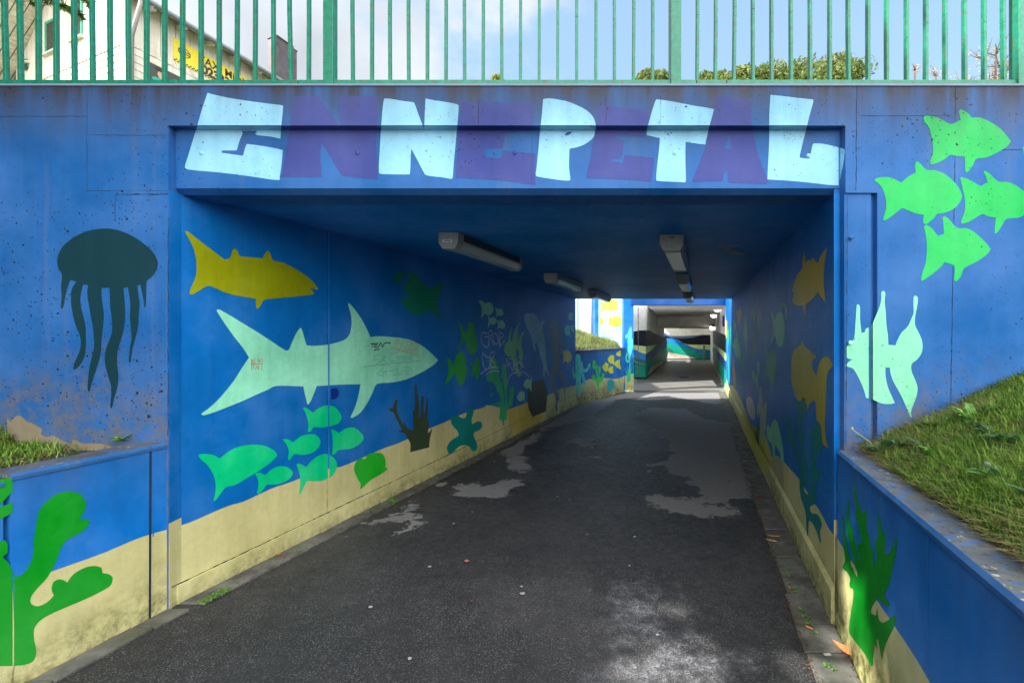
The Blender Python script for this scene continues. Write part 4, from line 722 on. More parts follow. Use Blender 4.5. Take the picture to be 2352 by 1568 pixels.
DRY = [px(s) for s in ("V8: 680,370 720,345 800,340 870,342 885,362 930,352 985,335 1040,322 1095,322 1103,345 1070,385 1010,410 950,435 915,446 880,435 820,425 740,430 680,428 660,410",
    "V8: 930,165 990,150 1100,90 1230,20 1560,-60 1480,-150 1230,-60 1180,0 1225,30 1205,75 1145,100 1115,130 1125,190 1165,240 1168,280 1120,283 1050,268 1020,240 1030,200 1000,170",
    "V8: 300,560 440,450 485,470 465,530 500,580 460,620 400,660 330,665 300,680 350,630 380,590 340,575",
    "V8: 30,670 120,625 180,590 240,575 200,600 130,640 60,665", "V8: 560,360 660,330 640,350 590,372",
    "V8: 1390,90 1440,65 1520,70 1555,100 1530,130 1480,120 1430,100", "V8: 1510,185 1545,172 1580,188 1550,196", "V8: 1870,240 1920,235 1925,265 1900,280 1870,265",
    "V8: 1855,420 1920,418 2091,430 V9: 60,440 100,420 170,440 160,480 330,500 350,550 200,545 100,552 0,528 -60,525 -110,530 -150,490 -230,450",
    "V9: -130,220 -60,180 -90,90 -180,20 -330,-60 -200,-120 20,-110 100,-60 300,-20 320,100 400,250 430,400 440,420 330,440 290,490 230,470 165,450 100,420 70,360 20,310 -60,290 -110,250",
    "V9: -1090,10 -600,-150 -320,-215 -100,-235 280,-240 290,-150 200,-140 -100,-190 -400,-170 -560,-60 -700,-20")]
SUN_PALE = [px(s) for s in ("V8: 1560,1050 1700,980 1850,970 1990,1000 1960,1080 2060,1180 2091,1260 V9: 60,1300 100,1360 300,1400 420,1568 400,1640 200,1700 -300,1700 -560,1640 -540,1480 -420,1420 -300,1330 -420,1260 -460,1130",)]  # pale area paints the dappled sunlight into the asphalt colour
DRYG = [[ground_pt(x, y) for x, y in p] for p in DRY]; SUN_PALE_G = [[ground_pt(x, y) for x, y in p] for p in SUN_PALE]
def sheet(name, d0, d1, nd, nx, dz=0.0):
    vs, fs, a1, a2 = [], [], [], []
    for j in range(nd+1):
        d = d0*(d1/d0)**(j/nd) if d0 > 0 else d0+(d1-d0)*j/nd
        xa_, xb_ = PLX(d)-.12, RWX(d)+.05
        for i in range(nx+1):
            x = xa_+(xb_-xa_)*i/nx
            vs.append((x, d, zfl(x, d)+dz+.006*noise.noise(Vector((x*1.3, d*1.3, 3)))))
            a1.append(max(sdist((x, d), p) for p in DRYG) if 1.6 < d < 15 else -1.0); a2.append(max(sdist((x, d), p) for p in SUN_PALE_G) if d < 5 else -1.0)
    for j in range(nd):
        for i in range(nx): k = j*(nx+1)+i; fs.append((k, k+1, k+nx+2, k+nx+1))
    me = bpy.data.meshes.new(name); me.from_pydata(vs, [], fs); me.update()
    for nm, arr in (('dry', a1), ('pale', a2)):
        at_ = me.attributes.new(nm, 'FLOAT', 'POINT'); at_.data.foreach_set('value', arr)
    o = bpy.data.objects.new(name, me); C.objects.link(o); return o
t = MT('asphalt'); p = t.pos()
n1 = t.noise(p, 2.2, 6, .6); n2 = t.noise(p, 16, 5, .65); n3 = t.noise(p, 90, 3)
ag = t.voro(p, 135); sep = t.n('ShaderNodeSeparateColor'); t.l(ag.outputs['Color'], sep.inputs[0])
def attr(nm):
    a = t.n('ShaderNodeAttribute'); a.attribute_name = nm; return a.outputs['Fac']
wob = t.math('ADD', t.mapr(n2, .3, .7, -.05, .05), t.mapr(t.noise(p, 5, 4), .3, .7, -.08, .08))
dry = t.mapr(t.math('ADD', attr('dry'), wob), -.008, .02, 0, 1); worn = t.mapr(t.noise(p, .6, 5, .6), .46, .70, 0, .42)
pal = t.math('MULTIPLY', t.mapr(t.math('ADD', attr('pale'), t.math('MULTIPLY', wob, 2.2)), -.10, .25, 0, 1), t.mapr(n2, .35, .62, .15, 1))
stone = t.math('MULTIPLY', t.math('POWER', sep.outputs[0], 2.5), t.mapr(ag.outputs['Distance'], .30, .55, 1, 0))
c = t.mix(t.mapr(n1, .3, .7, 0, 1), srgb((42, 42, 44)), srgb((55, 55, 56)))
c = t.mix(t.mapr(n2, .35, .7, 0, .35), c, srgb((40, 40, 41)))
c = t.mix(worn, c, srgb((88, 86, 86)))
c = t.mix(t.math('MULTIPLY', stone, t.mapr(t.noise(p, 7, 5, .7), .35, .65, .15, .62)), c, srgb((150, 150, 154)))
c = t.mix(t.math('MULTIPLY', dry, .92), c, t.mix(t.mapr(n2, .3, .7, 0, 1), srgb((120, 118, 118)), srgb((136, 134, 133))))
c = t.mix(t.math('MULTIPLY', pal, t.mapr(sep.outputs[1], .1, .9, .08, .62)), c, srgb((138, 140, 146)))
rg_ = t.math('ADD', t.mapr(dry, 0, 1, .56, .9), t.mapr(n2, .3, .7, -.12, .12))
MASP = t.bsdf(c, rg_, bump=t.math('ADD', t.math('MULTIPLY', ag.outputs['Distance'], -.5), t.math('MULTIPLY', n3, .4)), bstr=.55, bdist=.006, spec=.22)
s1 = sheet('path', .35, 14.35, 190, 64); s1.data.materials.append(MASP); tag(s1, 'damp dark asphalt path with paler dry patches and painted sun dapples', kind='structure')
m = MB(); NB = 12
for j in range(NB):
    a, b = -14+14.36*j/NB, -14+14.36*(j+1)/NB
    m.face([(LGX(a)-.2, a, zl(0)), (RWX(a)+.2, a, zr(0)), (RWX(b)+.2, b, zr(0)), (LGX(b)-.2, b, zl(0))])
o = m.build('path', MASP); tag(o, 'asphalt path behind the viewer', kind='structure')
t = MT('concrete_floor'); p = t.pos(); n1 = t.noise(p, 1.4, 6, .6); n2 = t.noise(p, 30, 4, .6)
c = t.mix(t.mapr(n1, .3, .7, 0, 1), srgb((104, 103, 102)), srgb((136, 134, 130))); c = t.mix(t.mapr(n2, .4, .7, 0, .35), c, srgb((84, 84, 84)))
MCF = t.bsdf(c, .5, bump=n2, bstr=.2)
m = MB()
dr0, dr1 = at(1455, 897, 14.6), at(1665.6, 909, 13.4)
ya = 14.45; m.face([(2.1, ya, .004), (RWX(ya)+.1, ya, .004), (RWX(33.3), 33.3, .0), (-1.0+.31*20+1, 33.3, .0)])
o = m.build('path', MCF); tag(o, 'paler concrete floor of the second tunnel', kind='structure')
m = MB(); XA, XB = 2.48, RWX(14.05)-.02; n = 60
for i in range(n):
    a = XA+(XB-XA)*i/n; b = a+(XB-XA)/n*.55; ys = 14.55-.5*(i/n); m.box(a, b, ys-.07, ys+.07, .012, .022)
m.box(XA, XB, 14.0, 14.66, -.01, .010, 1)
o = m.build('drain_channel', [plain('grate', (92, 86, 78), .6, .4), plain('drain_dark', (72, 70, 68), .8)]); tag(o, 'slotted drain channel running across the path before the second tunnel', 'drain')
m = MB(); p = at(1573, 866, 19.0)
for k in range(7): m.box(5.33+.055*k-.2, 5.36+.055*k-.2, 18.85, 19.2, .008, .02)
o = m.build('floor_drain', plain('grate2', (40, 38, 36), .7, .3)); tag(o, 'small dark floor grate inside the second tunnel', 'drain')

# kerb stones beside the walls
MK = MT('kerb'); p = MK.pos(); n1 = MK.noise(p, 7, 6, .65); n2 = MK.noise(p, 60, 3)
c = MK.mix(MK.mapr(n1, .35, .65, 0, 1), srgb((66, 66, 64)), srgb((112, 111, 106))); c = MK.mix(MK.mapr(MK.noise(p, 2.6, 5), .5, .66, 0, .5), c, srgb((70, 74, 44)))
MK = MK.bsdf(c, .75, bump=MK.math('ADD', n1, MK.math('MULTIPLY', n2, .4)), bstr=.5)
def kerb(fx, d0, d1, side, w, zf, lo, hi):
    mb = MB(); d = d0; random.seed(5)
    while d < d1:
        l = random.uniform(lo, hi); e = min(d+l-.008, d1); ww = w*random.uniform(.93, 1.04); tl = random.uniform(-.003, .003)
        a0, a1 = fx(d)+side*.005, fx(e)+side*.005
        z = (zf(d)+zf(e))/2
        mb.hexa([(a0, d, z-.1), (a1, e, z-.1), (a1+side*ww, e, z-.1), (a0+side*ww, d, z-.1)],
                [(a0, d, z+.010+tl), (a1, e, z+.010-tl), (a1+side*ww, e, z+.012-tl), (a0+side*ww, d, z+.012+tl)])
        d += l
    return mb
o = kerb(RWX, -1.0, 14.2, -1, .23, lambda d: zr(d)+.002, .24, .34).build('kerb', MK); bevel(o, .006); tag(o, 'grey edging stones along the foot of the right wall', kind='structure')
m = kerb(LGX, -1.0, 2.8, 1, .13, lambda d: zl(d)+.0, .30, .42); m2 = kerb(lambda d: LWX(d)+.02, 2.86, YE, 1, .15, lambda d: zl(d)+.0, .3, .4)
m.mesh(m2.v, m2.f); o = m.build('kerb', MK); bevel(o, .006); tag(o, 'mossy edging stones along the foot of the left wall', kind='structure')

# ---------------------------------------------------------------- railing on top of the portal wall
MG = MT('railing_paint'); p = MG.pos(); n1 = MG.noise(p, 30, 5, .7); n2 = MG.noise(MG.pos((60, 60, 9)), 1, 4, .6)
c = MG.mix(MG.mapr(n1, .35, .65, 0, 1), srgb((4, 106, 82)), srgb((18, 132, 104))); c = MG.mix(MG.mapr(n2, .56, .68, 0, .7), c, srgb((84, 82, 48)))
c = MG.mix(MG.mapr(MG.noise(p, 80, 3), .68, .74, 0, .8), c, srgb((70, 52, 34)))
MG = MG.bsdf(c, .38, bump=n1, bstr=.15)
rl = empty('railing', (0, 2.86, ZT)); tag(rl, 'green painted steel railing with upright bars on top of the portal wall', 'railing')
YB = 2.845
zb0, zb1 = EYE+(PY-195.5)/F*YB, EYE+(PY-183)/F*YB
joins = [-9, at(406, 0, YB).x, at(683, 0, YB).x, at(1600, 0, YB).x, at(1669, 0, YB).x, 9]
for i in range(len(joins)-1):
    m = MB(); m.box(joins[i]+.0015, joins[i+1]-.0015, YB, YB+.035, zb0, zb1); bevel(m.build('rail', MG, rl), .003)
m = MB(); m.box(-9, 9, YB-.004, YB+.045, ZT+1.12, ZT+1.15); bevel(m.build('rail', MG, rl), .004)
m = MB(); m.box(-9, 9, YB+.036, YB+.05, zb0-.02, zb1-.004); m.build('rail', MG, rl)
PIX = [8, 41, 82, 123, 165, 207, 248, 290, 331, 373, 415, 457, 499, 540, 582, 625, 665, 706, 808, 852, 894, 937, 980, 1023, 1066, 1109, 1152, 1195, 1238, 1281, 1325, 1369, 1412, 1456, 1500,
       1603, 1645, 1688, 1732, 1775, 1820, 1864, 1909, 1953, 1998, 2041, 2087, 2131, 2176, 2221, 2266, 2311]
LEAN = {8: -12, 41: -6, 665: -8, 706: 0, 808: -2, 1603: 2, 1645: 3, 1688: 4, 1732: 2}
xs = [(at(x, 0, YB).x, LEAN.get(x, random.uniform(-1.5, 1.5)) if x > 300 else LEAN.get(x, -4)) for x in PIX]
for k in range(1, 12): xs.append((at(8, 0, YB).x-.108*k, 0)); xs.append((at(2311, 0, YB).x+.03+.112*k, 0))
for X, ln in xs:
    m = MB(); dx = ln/F*YB*.9; w = .0172
    zt_ = ZT+1.12
    mid = random.uniform(.25, .5); bx = dx*mid+random.uniform(-.003, .003)
    for (xa_, za, xb_, zb_) in ((X, zb1-.002, X+bx, zb1+mid), (X+bx, zb1+mid, X+dx*.5, zt_)):
        m.hexa([(xa_-w/2, YB+.004, za), (xa_+w/2, YB+.004, za), (xa_+w/2, YB+.031, za), (xa_-w/2, YB+.031, za)],
               [(xb_-w/2, YB+.004, zb_), (xb_+w/2, YB+.004, zb_), (xb_+w/2, YB+.031, zb_), (xb_-w/2, YB+.031, zb_)])
    bevel(m.build('bar', MG, rl), .002, 2)
for x0, x1 in ((741.5, 764.5), (1541, 1565), (2340, 2363), (-60, -37)):
    m = MB(); m.box(at(x0, 0, YB-.012).x, at(x1, 0, YB-.012).x, YB-.012, YB+.052, ZT+.0125, ZT+1.12); bevel(m.build('post', MG, rl), .003)

# ---------------------------------------------------------------- ceiling lights
MLH = plain('lamp_housing', (150, 152, 148), .55, 0, .12, 30); MLD = MT('diffuser'); MLD = MLD.bsdf(srgb((176, 182, 180)), .25, spec=.6)
MDK = plain('lamp_dark', (52, 58, 64), .5)
def ceiling_light(x, y, w, label, dark=False):
    rz = -math.atan(.325); r = empty('ceiling_light', (x, y, CEIL), 0)
    tag(r, label, 'lamp', 'fluorescent lights on the tunnel ceiling')
    L_ = 1.43; h = .142; k = .325
    prof = [(-w/2, 0), (w/2, 0), (w/2, -h*.62), (w/2-.032, -h), (-w/2+.032, -h), (-w/2, -h*.62)]
    def seg(nm, y0, y1, sc, mat, pr=prof, b=.004):
        m = MB(); A = [(x+q[0]*sc+k*y0, y+y0, CEIL-.001+q[1]*sc) for q in pr]; B = [(x+q[0]*sc+k*y1, y+y1, CEIL-.001+q[1]*sc) for q in pr]
        n = len(pr); m.mesh(A+B, [tuple(range(n)), tuple(range(2*n-1, n-1, -1))]+[(i, i+n, (i+1) % n+n, (i+1) % n) for i in range(n)])
        return bevel(m.build(nm, mat, r), b)
    e1 = seg('end_cap', 0, .10, 1.0, MLH); seg('end_cap', L_-.07, L_, 1.0, MLH)
    seg('housing', .10, L_-.07, .98, MDK if dark else MLH, [(-w/2, 0), (w/2, 0), (w/2, -h*.40), (-w/2, -h*.40)])
    seg('diffuser', .102, L_-.072, .95, MLD, [(-w/2, -h*.43), (w/2, -h*.43), (w/2, -h*.62), (w/2-.032, -h), (-w/2+.032, -h), (-w/2, -h*.62)])
    return r, e1
for i, (x0, x1, ytop, lab, dk) in enumerate(((1007, 1052, 533, 'nearest ceiling light of the left row, with a white sticker on its end', True), (1248.5, 1280, 626.8, 'middle ceiling light of the left row', False),
        (1351, 1370.3, 665.3, 'farthest ceiling light of the left row, hanging before the bright court', False), (1515.5, 1570.2, 538.5, 'nearest ceiling light of the right row, dirty off white', False),
        (1552, 1583.3, 629, 'middle ceiling light of the right row', False), (1568.6, 1590.5, 668.5, 'farthest ceiling light of the right row', False))):
    Y = (CEIL-EYE)*F/(PY-ytop); a, b = at(x0, 0, Y).x, at(x1, 0, Y).x
    r, e1 = ceiling_light((a+b)/2, Y, b-a, lab, dk)
    if i == 0:
        zc_ = CEIL-.075; m = MB(); m.box(a+.035, a+.118, Y-.0025, Y-.0005, zc_-.012, zc_+.010); st_ = m.build('sticker', plain('sticker', (226, 226, 226), .5), r)
        m = MB()
        for q in range(9): m.box(a+.048+q*.0065, a+.0525+q*.0065, Y-.0036, Y-.0026, zc_-.005, zc_+.004)
        m.build('sticker_text', plain('ink', (20, 20, 20), .6), st_)
    if i == 3:
        m = MB(); m.box((a+b)/2-.02, (a+b)/2+.02, Y-.0025, Y-.0005, CEIL-.036, CEIL-.018); m.build('sticker', plain('rust_label', (128, 108, 96), .7), r)

# round wall lamps, handrails, steel post and sign in the second tunnel
MWG = MT('globe'); MWG = MWG.bsdf((.85, .84, .80), .35); _b = [n for n in MWG.node_tree.nodes if n.type == 'BSDF_PRINCIPLED'][0]; _b.inputs['Emission Color'].default_value = (1, .97, .9, 1); _b.inputs['Emission Strength'].default_value = 2.0; MBK = plain('lamp_black', (16, 16, 20), .4)
for i, (y, x, d, lab) in enumerate(((708, 1656, 17.6, 'nearest round wall lamp, white globe under a black hood'), (723, 1645, 22.0, 'second round wall lamp on the right wall'), (752, 1641, 24.0, 'farthest round wall lamp, just below the lintel'))):
    p = at(x, y, d); p.x = RWX(d)-.12; r = empty('wall_lamp', p); tag(r, lab, 'lamp', 'round lamps on the right wall of the second tunnel')
    m = MB(); m.ball((p.x-.02, p.y-.02, p.z-.015), .128, 16, 10, (1, 1, 1)); m.build('globe', MWG, r, True)
    m = MB(); m.ball((p.x+.01, p.y, p.z+.02), .145, 16, 8, (1, 1, 1), 0, 0, .5); m.box(p.x, p.x+.12, p.y-.06, p.y+.06, p.z-.04, p.z+.1); m.build('hood', MBK, r)
MST = MT('steel'); MST = MST.bsdf(srgb((176, 174, 170)), .3, .9)
def handrail(pts, lab, r=.021):
    m = MB(); m.tube(pts, r, 10); o = m.build('handrail', MST, None, True); tag(o, lab, 'handrail', 'steel handrails by the stairs'); return o
d = YP-.10
for i, (ya_, yb_) in enumerate(((866, 940), (928, 1003))):
    v = VIEWS['Z1']; A = at(v[0]+1000*v[2], v[1]+(ya_-5)*v[2], d); B = at(v[0]+1165*v[2], v[1]+yb_*v[2], d)
    k = A+(A-B)*1.2; K = at(v[0]+1088*v[2], v[1]+((ya_+yb_)/2)*v[2], d)
    o = handrail([k, A, B, B+Vector((.0, .05, -.03))], ('upper' if i == 0 else 'lower')+' steel handrail on the front of the striped corner')
    m = MB(); m.tube([K, K+Vector((0, 0, -.06)), K+Vector((0, .10, -.06))], .014, 8); m.build('bracket', MST, o)
for i, (ya_, yb_) in enumerate(((745, 785), (775, 815))):
    A = at(1274+1425*.17968, 661.5+ya_*.17968, 32.9); B = at(1274+1495*.17968, 661.5+yb_*.17968, 32.9)
    handrail([A+(A-B)*.7, A, B, B+Vector((0, .08, -.05))], ('upper' if i == 0 else 'lower')+' short handrail at the far end wall', .028)
p = at(1617.5, 827, 31.5); m = MB(); m.box(p.x-.065, p.x+.065, 31.5, 31.58, -.02, 1.02); m.box(p.x-.045, p.x+.045, 31.485, 31.5, .72, .86)
m.ball((p.x, 31.49, .62), .03, 10, 6); m.ball((p.x, 31.49, .95), .02, 10, 6)
o = m.build('steel_post', plain('post_grey', (122, 118, 112), .5, .5)); bevel(o, .006); tag(o, 'grey steel button post standing before the far end wall', 'post')
m = MB(); wall(m, RWX, 14.95, 15.75, -1, .03, EYE+.26, EYE+.60, -.003); o = m.build('wall_sign', plain('sign_blue', (22, 52, 160), .5)); tag(o, 'small dark blue sign on the right wall by the second tunnel', 'sign')
m = MB(); p = at(1598, 751.5, 24.1); p0, p1 = at(1562, 751.5, 24.0), at(1611, 751.5, 24.0)
m.box(p0.x, p1.x, 23.85, 24.15, 2.06, 2.12); o = m.build('tube_light', plain('louver', (190, 190, 186), .4)); tag(o, 'long flat light under the lintel of the second tunnel', 'lamp')

# ---------------------------------------------------------------- banks, upper ground, court slope
def soil_mat():
    t = MT('soil'); p = t.pos(); n1 = t.noise(p, 6, 6, .7); n2 = t.noise(p, 40, 4, .7)
    c = t.mix(t.mapr(n1, .35, .65, 0, 1), srgb((34, 28, 20)), srgb((42, 48, 24))); c = t.mix(t.mapr(n2, .5, .7, 0, .7), c, srgb((92, 72, 50)))
    return t.bsdf(c, .95, bump=n2, bstr=.8, bdist=.02)
MSO = soil_mat()
ZB = ZW+.0
def bank_r(x, y):
    u = max(0, x-RWX(y)-.15); return ZB+.012+.36*u+.10*min(u, .8)*(1 if y > 1.4 else .6)+.03*noise.noise(Vector((x*2, y*2, 0)))
def bank_l(x, y):
    u = max(0, LGX(y)-.16-x); return ZB+.0+.05*u+.85*max(0, u-.70)*(1 if u < 1.2 else .7)+.02*noise.noise(Vector((x*2, y*2, 5)))
def grid_mesh(name, fn, xf0, xf1, y0, y1, nx, ny, mat):
    vs, fs = [], []
    for j in range(ny+1):
        y = y0+(y1-y0)*j/ny
        for i in range(nx+1):
            x = xf0(y)+(xf1(y)-xf0(y))*(i/nx)**1.6; vs.append((x, y, fn(x, y)))
    for j in range(ny):
        for i in range(nx): k = j*(nx+1)+i; fs.append((k, k+1, k+nx+2, k+nx+1))
    m = MB(); m.mesh(vs, fs); return m.build(name, mat, smooth=True)
o = grid_mesh('ground', bank_r, lambda y: RWX(y)+.14, lambda y: RWX(y)+9, -14, YF+.05, 44, 90, MSO); tag(o, 'grassy bank right of the path', kind='structure')
o = grid_mesh('ground', bank_l, lambda y: LGX(y)-.15, lambda y: LGX(y)-9, -14, YF+.05, 44, 90, MSO); tag(o, 'grassy bank left of the path', kind='structure')
m = MB(); zg = ZT-.12; FAR = 600
MUG = plain('lawn', (70, 84, 40), .95, 0, .3, 3)
m.face([(-FAR, YF+.32, zg), (FAR, YF+.32, zg), (FAR, 11.4, zg), (-FAR, 11.4, zg)])
m.face([(RWX(14)+.6, 11.4, zg), (FAR, 11.4, zg), (FAR, 19, zg), (RWX(14)+.6, 19, zg)]); m.face([(-FAR, 11.4, zg), (-4.5, 11.4, zg), (-4.5, 19, zg), (-FAR, 19, zg)])
m.face([(-FAR, 34, zg), (FAR, 34, zg), (FAR, FAR, zg), (-FAR, FAR, zg)])
m.face([(-FAR, 19, zg), (2.0, 19, zg), (2.0, 34, zg), (-FAR, 34, zg)]); m.face([(12.6, 19, zg), (FAR, 19, zg), (FAR, 34, zg), (12.6, 34, zg)])
m.face([(X2(YO)-.3, YO-.01, ZT-.12), (12.6, YO-.01, ZT-.12), (12.6, 19.0, ZT-.12), (X2(19)-.3, 19, ZT-.12)])
o = m.build('ground', MUG); tag(o, 'upper ground above the tunnel', kind='structure')
m = MB(); m.face([(-FAR, -14, .0), (FAR, -14, .0), (FAR, -FAR, .0), (-FAR, -FAR, .0)]); o = m.build('ground', MUG); tag(o, 'lawn behind the viewer', kind='structure')
def slope(x, y):
    u = max(0, LPX(min(y, 15))-.2-x); return ZP+.02+.33*u+.05*noise.noise(Vector((x*2, y*2, 9)))
o = grid_mesh('ground', slope, lambda y: LPX(min(max(y, 11.6), 14.6))-.18, lambda y: -4.5, 11.55, 18.3, 20, 30, MSO); tag(o, 'steep grass slope in the open court', kind='structure')

# grass: blades as thin bent leaves
def leafmat(name, c1, c2, trans=.35, sc=3, rough=.6):
    t = MT(name); oi = t.noise(t.pos(), sc, 4, .7); wn = t.n('ShaderNodeTexWhiteNoise'); g = t.n('ShaderNodeNewGeometry'); t.l(g.outputs['Random Per Island'], wn.inputs[1])
    wn.noise_dimensions = '1D' ; t.l(g.outputs['Random Per Island'], wn.inputs['W'])
    c = t.mix(wn.outputs[0], srgb(c1), srgb(c2)); hs = t.n('ShaderNodeHueSaturation'); t.l(c, hs.inputs['Color']); t.l(t.mapr(oi, .3, .7, .6, 1.25), hs.inputs['Value'])
    b = t.n('ShaderNodeBsdfPrincipled'); t.l(hs.outputs[0], b.inputs['Base Color']); b.inputs['Roughness'].default_value = rough
    tr = t.n('ShaderNodeBsdfTranslucent'); t.l(hs.outputs[0], tr.inputs[0]); ms = t.n('ShaderNodeMixShader'); ms.inputs[0].default_value = trans
    t.l(b.outputs[0], ms.inputs[1]); t.l(tr.outputs[0], ms.inputs[2]); t.l(ms.outputs[0], t.out.inputs[0]); return t.m
MGR = leafmat('grass_green', (52, 104, 18), (150, 186, 72)); MGR2 = leafmat('grass_dry', (112, 96, 58), (190, 172, 124)); MLF = leafmat('clover', (60, 112, 44), (130, 170, 88))
def blade(m, x, y, z, h, w, mi, lean=None):
    a = random.uniform(0, 6.28); ln = random.uniform(.1, 1.1) if lean is None else lean; dx, dy = math.cos(a), math.sin(a); px_, py_ = -dy*w/2, dx*w/2
    h2 = h*(1-.25*min(1, ln)); o1 = h*ln*.35; o2 = h*ln*.95
    k = len(m.v); m.v += [(x-px_, y-py_, z), (x+px_, y+py_, z), (x+dx*o1+px_*.8, y+dy*o1+py_*.8, z+h2*.6), (x+dx*o1-px_*.8, y+dy*o1-py_*.8, z+h2*.6), (x+dx*o2, y+dy*o2, z+h2*(.95 if ln < .8 else .7))]
    m.f += [(k, k+1, k+2, k+3), (k+3, k+2, k+4)]; m.mi += [mi, mi]
def cleaf(m, x, y, z, r, mi):
    a = random.uniform(0, 6.28); tl = random.uniform(-.5, .5); k = len(m.v); n = 6
    m.v += [(x+r*math.cos(a+6.283*i/n)*(1 if i % 2 else .75), y+r*math.sin(a+6.283*i/n)*(1 if i % 2 else .75), z+r*math.cos(6.283*i/n)*tl) for i in range(n)]
    m.f.append(tuple(range(k, k+n))); m.mi.append(mi)
def grass(name, fn, region, count, label, hs=(.03, .10), dry=.25):
    m = MB(); c = 0
    while c < count:
        x, y = region()
        dn = noise.noise(Vector((x*3.1, y*3.1, 2)))
        z = fn(x, y)-.005; r = random.random(); dd = dry+.5*max(0, dn)+(.45 if (1.85 < x < 2.45 and 2.5 < y < 2.8) else 0)
        if r < .06: cleaf(m, x, y, z+random.uniform(.008, .04), random.uniform(.005, .013), 2)
        elif r < .06+dd: blade(m, x, y, z, random.uniform(hs[0], hs[1]), random.uniform(.0026, .0055), 1, random.uniform(.9, 1.9))
        else: blade(m, x, y, z, random.uniform(*hs)*(1+.5*max(0, -dn)), random.uniform(.0038, .0085), 0)
        c += 1
    o = m.build(name, [MGR, MGR2, MLF]); tag(o, label, 'grass', kind='stuff'); return o
def reg_r():
    while 1:
        y = random.uniform(.55, YF); x = RWX(y)+.15+abs(random.betavariate(1, 1.6))*2.2
        if (x/max(y, .3)) < 1.35: return x, y
grass('grass', bank_r, reg_r, 72000, 'short grass, clover and dry stalks covering the right bank', (.03, .095), .20)
def reg_l():
    while 1:
        y = random.uniform(1.6, YF); x = LGX(y)-.165-random.random()*1.3
        if x/y < -.95 and x/y > -1.5 and not (y > 2.2 and x > -3.0 and random.random() < (.75 if x < -2.85 else .97)): return x, y
grass('grass', bank_l, reg_l, 13000, 'long uneven grass growing on the left bank', (.02, .08), .26)
def reg_c():
    y = random.uniform(11.8, 16.5); return LPX(min(y, 14.6))-.22-random.random()**1.3*3.4, y
grass('grass', slope, reg_c, 16000, 'sunlit pale grass on the slope in the open court', (.06, .22), .55)
random.seed(3)
def ahead(x, y): return x, y

# broad-leaved weeds
def weed(name, x, y, z, n, r, label, mats=MLF, up=.5, cat='plant', a0=0, sp=6.283):
    m = MB()
    for i in range(n):
        a = a0+sp*i/n+random.uniform(-.3, .3); L0 = r*random.uniform(.65, 1.15); w = L0*random.uniform(.16, .24); e = up*random.uniform(.6, 1.4); ns = 7; prev = None
        for j in range(ns+1):
            u = j/ns; rr = L0*u; hh = L0*(math.sin(u*1.9)*e)*.8; ww = w*math.sin(math.pi*min(1, u*.92+.08))*(1 if j % 2 else .72)
            c_ = Vector((x+math.cos(a)*rr, y+math.sin(a)*rr, z+.006+hh)); s_ = Vector((-math.sin(a), math.cos(a), 0))*ww
            cur = (c_-s_+Vector((0, 0, ww*.35)), c_, c_+s_+Vector((0, 0, ww*.35)))
            if prev: m.face([prev[0], prev[1], cur[1], cur[0]]); m.face([prev[1], prev[2], cur[2], cur[1]])
            prev = cur
    o = m.build(name, mats); tag(o, label, cat); return o
MW1 = leafmat('weed_light', (84, 138, 50), (128, 178, 78), .4, 30); MW2 = leafmat('weed_dark', (52, 96, 52), (84, 128, 84), .3, 30)
def on(fn, x, y):                                     # where the sight line meets the bank
    d = 2.75
    while d > .6:
        p = at(x, y, d)
        if p.z > fn(p.x, p.y)+0: return p.x, p.y, fn(p.x, p.y)
        d -= .01
    return p.x, p.y, fn(p.x, p.y)
p = at(1995, 1050, 2.62); x_, y_ = RWX(2.62)+.19, 2.62
weed('dandelion', x_, y_, ZW+.02, 10, .13, 'dandelion with a bare seed stalk sprawling over the top of the right retaining wall', MW2, .75)
m = MB(); m.tube([(x_, y_, ZW), (x_-.05, y_+.01, ZW+.10), (x_-.14, y_+.03, ZW+.17)], .0018, 5); m.ball((x_-.142, y_+.03, ZW+.175), .006, 8, 6, (1, 1, 1.4)); o = m.build('seed_stalk', plain('stalk', (176, 160, 130), .7)); tag(o, 'thin dry seed stalk leaning left above the dandelion', 'plant stem')
x_, y_, z_ = on(bank_r, 2235, 975); weed('leafy_weed', x_, y_, z_, 12, .10, 'bright green leafy weed on the right bank below the wall', MW1, .8)
x_, y_, z_ = on(bank_r, 2155, 1048); weed('leafy_weed', x_, y_, z_, 8, .10, 'low green weed left of the bright one on the right bank', MW1, .4)
x_, y_, z_ = on(bank_r, 2290, 1010); weed('leafy_weed', x_, y_, z_, 9, .10, 'dark leafy weed on the right bank near the frame edge', MW2, .6)
x_, y_, z_ = on(bank_r, 2130, 1130); weed('leafy_weed', x_, y_, z_, 6, .05, 'small pale weed in the grass below the coping', MW2, .4)
p = hit(285, 1012, P_F); weed('creeping_weed', p.x, p.y-.03, p.z, 7, .07, 'pale green creeping weed at the foot of the portal wall left of the opening', MW1, .35)
gx, gy = ground_pt(903, 1163); weed('leafy_weed', gx, gy, zfl(gx, gy)+.01, 6, .06, 'small plantain growing at the edge of the path by the left wall', MW1, 1.0)
gx, gy = ground_pt(853, 1180); weed('leafy_weed', gx, gy, zfl(gx, gy)+.01, 5, .035, 'tiny sprout at the edge of the path by the left wall', MW2, 1.0)
rngw = random.Random(12)
for i in range(46):
    y = rngw.uniform(.95, 2.7); x = RWX(y)+.3+rngw.random()*1.6
    if x/y > 1.15: continue
    weed('leafy_weed', x, y, bank_r(x, y)+.01, rngw.randint(5, 9), rngw.uniform(.045, .10), 'one of the small green weeds scattered through the grass of the right bank', rngw.choice([MW1, MW2, MW2]), rngw.uniform(.3, .8))['group'] = 'small weeds scattered over the right bank'
